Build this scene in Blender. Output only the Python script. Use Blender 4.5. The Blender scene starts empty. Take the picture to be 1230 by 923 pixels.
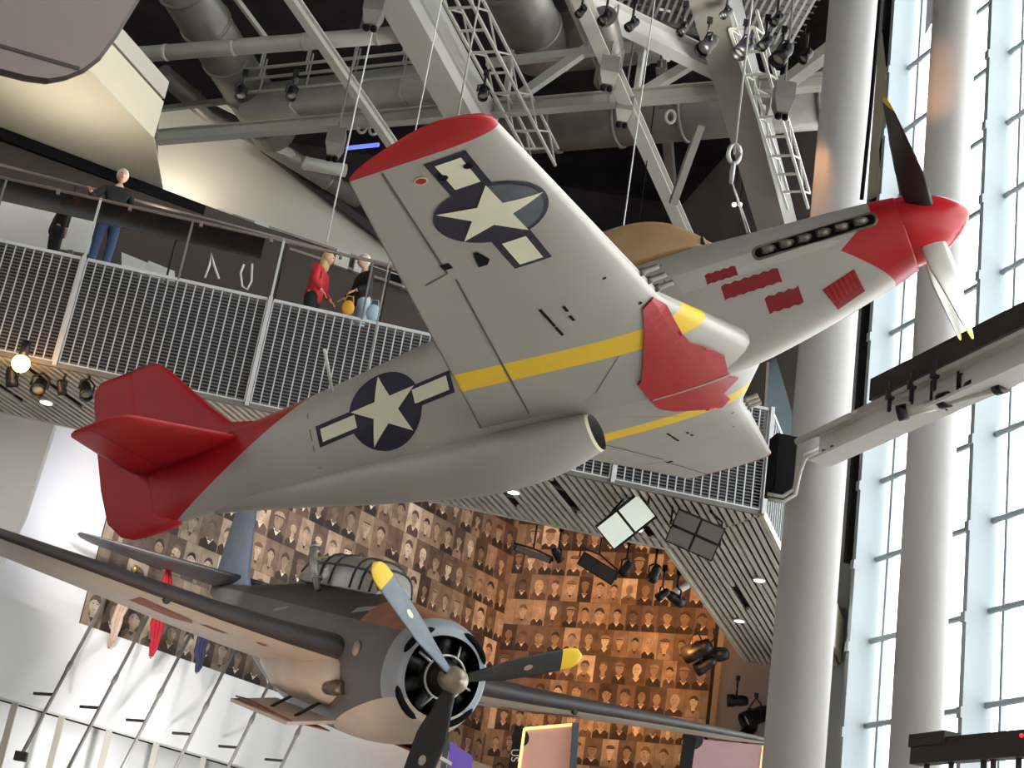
import bpy, bmesh, math, random
from mathutils import Vector as V, Matrix
from mathutils.bvhtree import BVHTree
random.seed(7)
S = bpy.context.scene
COL = S.collection
PI = math.pi
# ------------------------------------------------------------------ camera
FPX, CX, CY = 1850.0, 615.0, 461.5
CAM = V((0, 0, 1.6))
RT = V((0.9872, 0.1594, 0.0)); FW = V((0.1484, -0.9192, 0.3647))
MW = Matrix(((0.98722, 0.15937, 0.0), (-0.05812, 0.36001, 0.93114), (0.14839, -0.91924, 0.36468)))
def ray(px, py): return MW @ V(((px - CX) / FPX, (py - CY) / FPX, 1.0))
def W(px, py, d): return CAM + ray(px, py) * d
def WZ(px, py, z):
    r = ray(px, py); return CAM + r * ((z - CAM.z) / r.z)
def WP(px, py, p0, n):
    r = ray(px, py); return CAM + r * (n.dot(p0 - CAM) / n.dot(r))
cd = bpy.data.cameras.new('camera'); cam = bpy.data.objects.new('camera', cd); COL.objects.link(cam)
cam.matrix_world = Matrix.Translation(CAM) @ Matrix((( MW[0][0], -MW[0][1], -MW[0][2]), (MW[1][0], -MW[1][1], -MW[1][2]), (MW[2][0], -MW[2][1], -MW[2][2]))).to_4x4()
cd.sensor_fit = 'HORIZONTAL'; cd.sensor_width = 36.0; cd.lens = FPX / 1230 * 36.0
cd.clip_end = 400
S.camera = cam
S.view_settings.view_transform = 'Standard'; S.view_settings.look = 'None'
S.view_settings.gamma = 1.0; S.view_settings.use_curve_mapping = False
S.view_settings.exposure = 0.0
# ------------------------------------------------------------------ materials
def srgb(r, g, b):
    f = lambda c: (c / 12.92 if c <= .04045 else ((c + .055) / 1.055) ** 2.4)
    return (f(r / 255), f(g / 255), f(b / 255), 1)
def mat(name, rgb, rough=.6, metal=0., var=.08, scale=3., emit=None, estr=0., spec=.5, bump=0.):
    m = bpy.data.materials.new(name); m.use_nodes = True
    nt = m.node_tree; b = nt.nodes['Principled BSDF']
    c = srgb(*rgb)
    tc = nt.nodes.new('ShaderNodeTexCoord'); no = nt.nodes.new('ShaderNodeTexNoise')
    no.inputs['Scale'].default_value = scale; no.inputs['Detail'].default_value = 5
    nt.links.new(tc.outputs['Object'], no.inputs['Vector'])
    rp = nt.nodes.new('ShaderNodeValToRGB')
    rp.color_ramp.elements[0].position = .3; rp.color_ramp.elements[1].position = .7
    rp.color_ramp.elements[0].color = (c[0] * (1 - var), c[1] * (1 - var), c[2] * (1 - var), 1)
    rp.color_ramp.elements[1].color = (min(1, c[0] * (1 + var)), min(1, c[1] * (1 + var)), min(1, c[2] * (1 + var)), 1)
    nt.links.new(no.outputs['Fac'], rp.inputs['Fac'])
    nt.links.new(rp.outputs['Color'], b.inputs['Base Color'])
    b.inputs['Roughness'].default_value = rough; b.inputs['Metallic'].default_value = metal
    b.inputs['Specular IOR Level'].default_value = spec
    if emit:
        b.inputs['Emission Color'].default_value = srgb(*emit); b.inputs['Emission Strength'].default_value = estr
    if bump:
        bp = nt.nodes.new('ShaderNodeBump'); bp.inputs['Strength'].default_value = bump
        nt.links.new(no.outputs['Fac'], bp.inputs['Height']); nt.links.new(bp.outputs['Normal'], b.inputs['Normal'])
    return m
def glassmat(name, rgb, refl=.08, tint=.9):
    m = bpy.data.materials.new(name); m.use_nodes = True; nt = m.node_tree
    for n in list(nt.nodes): nt.nodes.remove(n)
    o = nt.nodes.new('ShaderNodeOutputMaterial'); mx = nt.nodes.new('ShaderNodeMixShader')
    t = nt.nodes.new('ShaderNodeBsdfTransparent'); g = nt.nodes.new('ShaderNodeBsdfGlossy')
    c = srgb(*rgb); t.inputs['Color'].default_value = c; g.inputs['Roughness'].default_value = .05
    g.inputs['Color'].default_value = (.9, .95, 1, 1)
    mx.inputs['Fac'].default_value = refl
    nt.links.new(t.outputs[0], mx.inputs[1]); nt.links.new(g.outputs[0], mx.inputs[2]); nt.links.new(mx.outputs[0], o.inputs[0])
    return m
M = {}
def D(name, *a, **k): M[name] = mat(name, *a, **k)
D('silver', (176, 171, 162), .42, .25, .05, 1.3)
D('silver_panel', (190, 184, 172), .45, .15, .04, 2)
D('red', (176, 24, 34), .38, 0, .06, 2.5)
D('red_dark', (134, 12, 26), .5, 0, .08, 6)
D('yellow', (238, 196, 40), .5, 0, .04)
D('navy', (30, 26, 48), .55, 0, .1, 5)
D('navy_worn', (88, 92, 98), .55, 0, .25, 4)
D('cream', (232, 226, 198), .6, 0, .04)
D('black', (16, 14, 16), .8, 0, .1, spec=.15)
D('dark_grey', (74, 70, 68), .7, 0, .2, 3)
D('panel_line', (92, 88, 82), .6)
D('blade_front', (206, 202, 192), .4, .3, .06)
D('blade_back', (40, 34, 36), .35, 0, .1)
D('blade_metal', (170, 168, 160), .32, .9, .06)
D('exhaust_metal', (120, 112, 100), .45, .7, .2, 9)
D('spinner_red', (190, 28, 34), .25, 0, .04)
D('bomb_top', (66, 60, 60), .55, 0, .12, 2)
D('bomb_side', (104, 100, 102), .5, 0, .1, 1.4)
D('bomb_belly', (206, 192, 176), .5, 0, .06, 2)
D('bomb_blue', (96, 106, 120), .5, 0, .1, 3)
D('cowl_grey', (150, 156, 164), .45, 0, .06, 3)
D('rust_tan', (158, 106, 78), .55, 0, .12, 3)
D('door_inside', (150, 84, 54), .6, 0, .2, 8)
D('engine_black', (20, 19, 20), .5, .2, .2)
D('hub_tan', (178, 160, 142), .35, .4, .1, 8)
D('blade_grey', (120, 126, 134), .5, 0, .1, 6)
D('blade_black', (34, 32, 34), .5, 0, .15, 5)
D('taupe', (132, 118, 112), .6, 0, .05, 1)
D('taupe_edge', (58, 48, 44), .6)
D('white_paint', (226, 226, 222), .55, 0, .03, .5)
D('column_paint', (190, 186, 183), .4, 0, .02, .4)
D('mullion_paint', (170, 180, 184), .5, 0, .02, .4)
D('steel_paint', (188, 186, 176), .5, 0, .05, 1.2)
D('steel_dark', (120, 116, 108), .55, 0, .08, 1.2)
D('duct_metal', (138, 134, 126), .45, .55, .12, 2.5)
D('duct_light', (196, 194, 182), .5, .2, .08, 2)
D('roof_dark', (62, 56, 57), .9, 0, .3, .8)
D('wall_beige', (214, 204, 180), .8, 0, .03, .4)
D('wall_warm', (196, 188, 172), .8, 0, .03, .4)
D('wall_white', (226, 225, 222), .7, 0, .02, .3)
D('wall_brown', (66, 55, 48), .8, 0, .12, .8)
D('wall_grey', (150, 142, 138), .8, 0, .05, .6)
D('dark_trim', (40, 34, 32), .6, 0, .1)
D('slat', (214, 208, 194), .5, .1, .08, 1.5)
D('mesh_bar', (214, 214, 214), .4, .4, .06, 3)
D('mesh_wire', (116, 116, 118), .5, .3, .06, 3)
D('deck_dark', (44, 41, 42), .8, 0, .15, 1)
D('floor_stone', (138, 130, 120), .5, 0, .06, .5)
D('spot_black', (24, 22, 24), .45, .1, .15)
D('lens', (210, 205, 190), .2, 0, .02)
D('cable_steel', (196, 194, 188), .4, .5, .05, 8)
D('skin', (222, 176, 150), .6, 0, .05, 9, bump=0)
D('hair_blonde', (222, 184, 128), .7, 0, .15, 20)
D('hair_grey', (214, 206, 196), .7, 0, .12, 20)
D('jacket_red', (206, 44, 52), .75, 0, .1, 8)
D('cloth_black', (30, 28, 32), .8, 0, .15, 8)
D('denim', (70, 90, 128), .8, 0, .15, 9)
D('cloth_white', (232, 232, 230), .8, 0, .03, 8)
D('cloth_blue', (170, 196, 212), .8, 0, .06, 8)
D('orange_yellow', (240, 170, 50), .6, 0, .05)
D('glass_teal', (190, 208, 206), .2)
D('flag_red', (176, 22, 40), .7, 0, .15, 7)
D('flag_tan', (208, 178, 158), .7, 0, .12, 7)
D('flag_blue', (40, 46, 76), .7, 0, .2, 7)
D('brass', (210, 170, 90), .35, .8, .1)
D('board_white', (232, 232, 230), .6, 0, .02)
D('rod_steel', (150, 146, 142), .4, .5, .06, 5)
D('purple', (120, 96, 180), .6, 0, .05, emit=(120, 90, 190), estr=.35)
D('kiosk_pink', (214, 172, 160), .6, 0, .04, emit=(230, 160, 130), estr=.3)
D('kiosk_glow', (255, 214, 150), .6, 0, .02, emit=(255, 196, 120), estr=1.6)
D('kiosk_mauve', (190, 158, 158), .6, 0, .04, emit=(190, 140, 140), estr=.18)
D('sign_black', (22, 20, 22), .6)
D('lamp_glow', (255, 240, 220), .4, emit=(255, 196, 120), estr=25)
D('downlight_glow', (255, 250, 240), .4, emit=(255, 240, 215), estr=5)
D('flood_panel', (220, 226, 214), .4, .0, .05, 6, emit=(220, 230, 215), estr=.5)
D('blue_glow', (120, 140, 255), .4, emit=(110, 130, 255), estr=1.2)
D('led_red', (255, 40, 40), .4, emit=(255, 30, 30), estr=4)
D('grey_black', (56, 54, 54), .6, 0, .1)
D('skin_dark_glass', (172, 140, 100), .28, 0, .1, 3)
M['pane'] = glassmat('pane', (246, 250, 250), .05)
M['canopy_glass'] = glassmat('canopy_glass', (190, 168, 120), .16)
D('cockpit_glass', (176, 174, 168), .15, 0, .06, 3)
M['guard_glass'] = glassmat('guard_glass', (150, 128, 110), .12)
M['teal_glass'] = glassmat('teal_glass', (168, 190, 190), .2)
TONES = [(206, 192, 172), (180, 162, 140), (152, 134, 114), (132, 114, 96), (218, 206, 190), (110, 92, 78), (92, 76, 66), (66, 54, 48), (50, 42, 40), (168, 148, 126)]
for i, t in enumerate(TONES): D('print_tone_%d' % i, t, .75, 0, .28, 4)
# ------------------------------------------------------------------ geometry helper
class G:
    def __init__(s): s.v = []; s.f = []; s.m = []; s.s = []
    def face(s, idx, m=0, sm=False): s.f.append(tuple(idx)); s.m.append(m); s.s.append(sm)
    def add(s, vs):
        b = len(s.v); s.v.extend(V(p) for p in vs); return b
    def poly(s, pts, m=0): b = s.add(pts); s.face(range(b, b + len(pts)), m)
    def hexa(s, p, m=0):          # 8 points: bottom 4 then top 4
        b = s.add(p)
        for q in ((3, 2, 1, 0), (4, 5, 6, 7), (0, 1, 5, 4), (1, 2, 6, 5), (2, 3, 7, 6), (3, 0, 4, 7)): s.face([b + i for i in q], m)
    def box(s, c, sx, sy, sz, ax=V((1, 0, 0)), ay=V((0, 1, 0)), az=V((0, 0, 1)), m=0):
        c = V(c); x = ax * (sx / 2); y = ay * (sy / 2); z = az * (sz / 2)
        s.hexa([c - x - y - z, c + x - y - z, c + x + y - z, c - x + y - z, c - x - y + z, c + x - y + z, c + x + y + z, c - x + y + z], m)
    def beam(s, p0, p1, w, h, up=V((0, 0, 1)), m=0, w1=None, h1=None):
        p0 = V(p0); p1 = V(p1); d = (p1 - p0).normalized(); sd = d.cross(up)
        if sd.length < 1e-4: sd = d.cross(V((0, 1, 0)))
        sd.normalize(); u = sd.cross(d).normalized()
        w1 = w if w1 is None else w1; h1 = h if h1 is None else h1
        a, b2, c, e = sd * w / 2, u * h / 2, sd * w1 / 2, u * h1 / 2
        s.hexa([p0 - a - b2, p0 + a - b2, p1 + c - e, p1 - c - e, p0 - a + b2, p0 + a + b2, p1 + c + e, p1 - c + e], m)
    def ibeam(s, p0, p1, w, h, t=.03, up=V((0, 0, 1)), m=0):
        p0 = V(p0); p1 = V(p1); d = (p1 - p0).normalized(); sd = d.cross(up).normalized(); u = sd.cross(d).normalized()
        s.beam(p0 + u * (h / 2 - t / 2), p1 + u * (h / 2 - t / 2), w, t, up, m)
        s.beam(p0 - u * (h / 2 - t / 2), p1 - u * (h / 2 - t / 2), w, t, up, m)
        s.beam(p0, p1, t, h - 2 * t, up, m)
    def loft(s, rings, m=0, c0=True, c1=True, sm=True, closed=True):
        n = len(rings[0]); bs = [s.add(r) for r in rings]
        for a, b in zip(bs, bs[1:]):
            for i in range(n if closed else n - 1):
                j = (i + 1) % n; s.face((a + i, a + j, b + j, b + i), m, sm)
        if c0: s.face(range(bs[0] + n - 1, bs[0] - 1, -1), m)
        if c1: s.face(range(bs[-1], bs[-1] + n), m)
    def tube(s, pts, r, n=8, m=0, cap=True):
        pts = [V(p) for p in pts]; rr = r if isinstance(r, (list, tuple)) else [r] * len(pts)
        rings = []; px = None
        for i, p in enumerate(pts):
            d = (pts[min(i + 1, len(pts) - 1)] - pts[max(i - 1, 0)]).normalized()
            if px is None: px = d.orthogonal().normalized()
            else: px = (px - d * px.dot(d)).normalized()
            py = d.cross(px)
            rings.append([p + (px * math.cos(2 * PI * k / n) + py * math.sin(2 * PI * k / n)) * rr[i] for k in range(n)])
        s.loft(rings, m, cap, cap)
    def lathe(s, prof, o, ax, n=24, m=0, c0=True, c1=True, ref=None):
        o = V(o); ax = V(ax).normalized(); x = (V(ref) - ax * V(ref).dot(ax)).normalized() if ref else ax.orthogonal().normalized(); y = ax.cross(x)
        s.loft([[o + ax * h + (x * math.cos(2 * PI * k / n) + y * math.sin(2 * PI * k / n)) * r for k in range(n)] for r, h in prof], m, c0, c1)
    def ell(s, c, rx, ry, rz, ax=V((1, 0, 0)), ay=V((0, 1, 0)), az=V((0, 0, 1)), n=16, k=8, m=0):
        c = V(c); rings = []
        for i in range(k + 1):
            a = PI * (i + .02) / (k + .04) - PI / 2
            rings.append([c + az * (rz * math.sin(a)) + (ax * (rx * math.cos(t)) + ay * (ry * math.sin(t))) * math.cos(a) for t in [2 * PI * j / n for j in range(n)]])
        s.loft(rings, m)
    def prism(s, pts, vec, m=0):
        vec = V(vec); n = len(pts); a = s.add(pts); b = s.add([V(p) + vec for p in pts])
        s.face(range(a, a + n), m); s.face(range(b + n - 1, b - 1, -1), m)
        for i in range(n): s.face((a + i, a + (i + 1) % n, b + (i + 1) % n, b + i), m)
    def bvh(s): return BVHTree.FromPolygons([tuple(v) for v in s.v], s.f)
    def decal(s, tree, pts, fn, dr, m=0, step=.08, eps=.006):
        """flat outline (2D) laid onto the surface: fn(u,v) gives the start point, dr the cast direction"""
        bm = bmesh.new(); vs = [bm.verts.new((p[0], p[1], 0)) for p in pts]; bm.faces.new(vs)
        bmesh.ops.triangulate(bm, faces=bm.faces[:])
        for ax in (0, 1):
            lo = min(p[ax] for p in pts); hi = max(p[ax] for p in pts); c = lo + step
            while c < hi - 1e-4:
                co = [0, 0, 0]; co[ax] = c; no = [0, 0, 0]; no[ax] = 1
                bmesh.ops.bisect_plane(bm, geom=bm.verts[:] + bm.edges[:] + bm.faces[:], plane_co=co, plane_no=no); c += step
        bm.verts.index_update(); dr = V(dr); out = []
        for v in bm.verts:
            loc, nor, _, _ = tree.ray_cast(fn(v.co.x, v.co.y), dr, 20)
            out.append(None if loc is None else loc - dr * eps)
        b = len(s.v); mp = {}
        for i, p in enumerate(out):
            if p is not None: mp[i] = len(s.v); s.v.append(p)
        for f in bm.faces:
            if all(v.index in mp for v in f.verts):
                q = [mp[v.index] for v in f.verts]
                n = (s.v[q[1]] - s.v[q[0]]).cross(s.v[q[2]] - s.v[q[0]])
                if n.dot(dr) > 0: q.reverse()
                s.face(q, m)
        bm.free()
    def build(s, name, mats, parent=None, cuts=None, fixn=True):
        me = bpy.data.meshes.new(name); me.from_pydata([tuple(v) for v in s.v], [], s.f)
        mats = mats if isinstance(mats, (list, tuple)) else [mats]
        for k in mats: me.materials.append(M[k])
        me.polygons.foreach_set('material_index', s.m); me.polygons.foreach_set('use_smooth', s.s)
        if fixn or cuts:
            bm = bmesh.new(); bm.from_mesh(me)
            if fixn: bmesh.ops.recalc_face_normals(bm, faces=bm.faces[:])
            if cuts:
                planes, fn = cuts
                for co, no in planes: bmesh.ops.bisect_plane(bm, geom=bm.verts[:] + bm.edges[:] + bm.faces[:], plane_co=co, plane_no=no)
                for f in bm.faces:
                    q = fn(f.calc_center_median(), f.normal, f.material_index)
                    if q is not None: f.material_index = q
            bm.to_mesh(me); bm.free()
        o = bpy.data.objects.new(name, me); COL.objects.link(o)
        if parent: o.parent = parent
        return o
def tag(o, label, cat, group=None):
    o['label'] = label; o['category'] = cat; o['kind'] = 'thing'
    if group: o['group'] = group
    return o
def thing(name, label, cat, loc=(0, 0, 0), group=None, mw=None):
    o = bpy.data.objects.new(name, None); COL.objects.link(o); o.empty_display_size = .2
    if mw is not None: o.matrix_world = mw
    else: o.location = loc
    return tag(o, label, cat, group)
def struct(o, label=None):
    o['kind'] = 'structure'
    if label: o['label'] = label
    return o
def rot_to(g, mw):                      # move geometry from local into world coordinates
    g.v = [mw @ v for v in g.v]; return g
def lerp(a, b, t): return a + (b - a) * t
def table(tab, x):
    for (a, b) in zip(tab, tab[1:]):
        if a[0] >= x >= b[0]:
            t = (a[0] - x) / (a[0] - b[0]); t = t
            return [lerp(p, q, t) for p, q in zip(a[1:], b[1:])]
    return list(tab[0][1:]) if x > tab[0][0] else list(tab[-1][1:])
def smooth_table(tab, n):               # Catmull-Rom through stations
    out = []
    for i in range(len(tab) - 1):
        p0, p1, p2, p3 = tab[max(0, i - 1)], tab[i], tab[i + 1], tab[min(len(tab) - 1, i + 2)]
        for k in range(n):
            t = k / n; h = []
            for a, b, c, d in zip(p0, p1, p2, p3): h.append(.5 * (2 * b + (c - a) * t + (2 * a - 5 * b + 4 * c - d) * t * t + (3 * b - a - 3 * c + d) * t ** 3))
            out.append(h)
    out.append(list(tab[-1])); return out
def section(x, w, zt, zb, n=48, e=2.4, zm=None):
    zm = (zt + zb) / 2 if zm is None else zm; r = []
    for k in range(n):
        a = 2 * PI * k / n; c, s_ = math.cos(a), math.sin(a)
        y = w * math.copysign(abs(c) ** (2 / e), c); h = (zt - zm) if s_ > 0 else (zm - zb)
        r.append(V((x, y, zm + h * math.copysign(abs(s_) ** (2 / e), s_))))
    return r
def foil(le, te, y, z, t, n=14, camber=.02, flat=1.0):
    """closed aerofoil section at span y: leading edge x=le, trailing x=te (le>te)"""
    c = le - te; up = []; lo = []
    for i in range(n + 1):
        u = (1 - math.cos(PI * i / n)) / 2
        th = 5 * t * (.2969 * math.sqrt(u) - .126 * u - .3516 * u * u + .2843 * u ** 3 - .1036 * u ** 4) * c
        cm = camber * c * 4 * u * (1 - u)
        up.append(V((le - u * c, y, z + cm + th))); lo.append(V((le - u * c, y, z + cm - th * flat)))
    return up + lo[-2:0:-1]
def star(cx, cy, r, a0, flip=1, r2=.382):
    return [(cx + (r if k % 2 == 0 else r * r2) * math.cos(a0 + PI * k / 5), cy + flip * (r if k % 2 == 0 else r * r2) * math.sin(a0 + PI * k / 5)) for k in range(10)]
def circ(cx, cy, r, n=40): return [(cx + r * math.cos(2 * PI * k / n), cy + r * math.sin(2 * PI * k / n)) for k in range(n)]
# ================================================================== FIGHTER
RP = Matrix(((0.8527, 0.36303, -0.37565), (-0.39293, 0.91956, -0.00327), (0.34424, 0.1504, 0.92676)))
MP = Matrix.Translation((4.0685, 12.9201, 9.1742)) @ RP.to_4x4()
ft = thing('fighter_airplane', 'silver propeller fighter with red nose, red tail and yellow wing bands', 'airplane', mw=MP)
tab = [(-.62, .35, .355, -.375), (-.8, .37, .385, -.43), (-1.2, .41, .43, -.53), (-1.7, .44, .48, -.64), (-2.3, .46, .54, -.74), (-2.8, .47, .60, -.76), (-3.4, .47, .64, -.74),
       (-4.2, .47, .66, -.72), (-5.0, .45, .64, -.74), (-5.6, .42, .60, -.74), (-6.4, .37, .53, -.66), (-7.2, .30, .47, -.54), (-8.0, .22, .43, -.42), (-8.8, .12, .40, -.36), (-9.1, .07, .38, -.33)]
fus = G(); fus.loft([section(*r) for r in smooth_table(tab, 6)], 0)
# nose-red chevron and tail-red planes
def plane_y(p, q):
    d = V((q[0] - p[0], 0, q[1] - p[1])); return ((p[0], 0, p[1]), tuple(d.cross(V((0, 1, 0))).normalized()))
n1 = plane_y((-.88, .15), (-1.25, -.10)); n2 = plane_y((-1.25, -.10), (-.88, -.44)); n3 = ((-.87, 0, 0), (1, 0, 0))
tr = plane_y((-7.21, .34), (-8.93, -.38))
def side_of(c, pl): return (c - V(pl[0])).dot(V(pl[1]))
def ln(p, q, x): return p[1] + (q[1] - p[1]) * (x - p[0]) / (q[0] - p[0])
def fus_m(c, n, mi):
    if mi: return None
    if c.x > -.87: return 1
    if c.x > -1.25 and c.z < ln((-.88, .15), (-1.25, -.10), c.x) and c.z > ln((-.88, -.44), (-1.25, -.10), c.x): return 1
    if c.x < -7 and c.z > ln((-7.21, .34), (-8.93, -.38), c.x): return 1
    return None
ftree = fus.bvh()
RS = lambda u, v: V((u, -6, v)); RD = V((0, 1, 0))
cs = (-6.1, -.07)
def both(pts, m, step=.08, eps=.006, left=True):
    fus.decal(ftree, pts, RS, RD, m, step, eps)
    if left: fus.decal(ftree, pts, lambda u, v: V((u, 6, v)), V((0, -1, 0)), m, step, eps)
both([(-6.92, .04), (-6.92, -.20), (-5.31, -.16), (-5.31, .09)], 2, .08, .005)
both(circ(cs[0], cs[1], .42), 2, .08, .006)
both([(-6.87, -.01), (-6.87, -.155), (-6.45, -.145), (-6.45, .0)], 3, .08, .009)
both([(-5.36, .045), (-5.36, -.115), (-5.76, -.125), (-5.76, .03)], 3, .08, .009)
both(star(cs[0], cs[1], .40, PI / 2 + .04), 3, .08, .012)
both([(-2.86, .22), (-2.80, .0), (-1.88, -.02), (-1.28, -.03), (-1.2, .0), (-2.0, .19)], 4, .1, .003)
def blob(x0, z0, x1, z1, tilt, n, amp):
    top = []; bot = []
    for i in range(n + 1):
        t = i / n; x = lerp(x0, x1, t); top.append((x, lerp(z1, z1 + tilt, t) + amp * (1 if i % 2 else -.4))); bot.append((x, lerp(z0, z0 + tilt, t) + amp * (.5 if i % 2 else -.5)))
    return bot + top[::-1]
both(blob(-2.55, .01, -2.24, .115, -.01, 8, .010), 5, .06)
both(blob(-2.43, -.20, -1.86, -.055, -.01, 12, .012), 5, .06)
both(blob(-2.07, -.46, -1.73, -.31, .0, 7, .014), 5, .06)
def letters(txt, x0, z0, cw, ch):   # painted strokes of the faded nose name
    x = x0
    for ch_ in txt:
        for (a, b, c, d) in GL[ch_]:
            p = V((x + a * cw, 0, z0 + b * ch)); q = V((x + c * cw, 0, z0 + d * ch)); e = (q - p).normalized(); nn = V((-e.z, 0, e.x)) * ch * .07; p -= e * ch * .06; q += e * ch * .06
            both([((p - nn).x, (p - nn).z), ((q - nn).x, (q - nn).z), ((q + nn).x, (q + nn).z), ((p + nn).x, (p + nn).z)], 6, .1, .010)
        x += cw * 1.35
GL = {'M': [(0, 0, 0, 1), (0, 1, .5, .4), (.5, .4, 1, 1), (1, 1, 1, 0)], 'I': [(.5, 0, .5, 1)], 'S': [(0, 0, 1, .1), (1, .1, 1, .5), (1, .5, 0, .55), (0, .55, 0, .95), (0, .95, 1, 1)],
      'N': [(0, 0, 0, 1), (0, 1, 1, 0), (1, 0, 1, 1)]}
both([(-1.53, -.40), (-1.46, -.57), (-1.16, -.49), (-1.2, -.31)], 5, .03, .008)
for k in range(7):
    x = lerp(-1.49, -1.2, k / 6.); both([(x - .008, -.40 + .3 * (x + 1.5)), (x - .008 + .02, -.53 + .25 * (x + 1.5)), (x + .012 + .02, -.53 + .25 * (x + 1.5)), (x + .012, -.40 + .3 * (x + 1.5))], 6, .03, .013)
for x in (-2.95, -5.1, -7.0): fus.decal(ftree, [(x, -.6), (x + .012, -.6), (x + .012, .5), (x, .5)], RS, RD, 7, .2, .003)
fus.build('fuselage', ['silver', 'red', 'navy', 'cream', 'silver_panel', 'red_dark', 'red', 'panel_line'], ft, ([n1, n2, n3, tr], fus_m), fixn=False)
# radiator scoop
sc = G(); st = [(-4.12, .30, -.72, -1.10), (-4.5, .36, -.66, -1.18), (-5.0, .40, -.6, -1.2), (-5.5, .38, -.55, -1.14), (-6.0, .35, -.5, -1.02), (-6.6, .29, -.42, -.87), (-7.2, .22, -.38, -.70), (-7.9, .13, -.32, -.52), (-8.4, .05, -.3, -.40)]
rings = [section(r[0], r[1], r[2], r[3], 32, 2.1, lerp(r[2], r[3], .4)) for r in smooth_table(st, 4)]
sc.loft(rings, 0, False, True)
inn = [[V((p.x + .0, p.y, p.z)) for p in rings[0]], [V((-4.09, p.y * .95, lerp(p.z, -.9, .05))) for p in rings[0]], [V((-4.3, p.y * .86, lerp(p.z, -.9, .14))) for p in rings[0]], [V((-4.8, p.y * .8, lerp(p.z, -.9, .2))) for p in rings[0]]]
sc.loft(inn[:2], 2, False, False); sc.loft(inn[1:], 1, False, True)
sc.build('radiator_scoop', ['silver', 'dark_grey', 'cream'], ft, fixn=False)  # scoop interior is a darker grey than the outer skin
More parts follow.
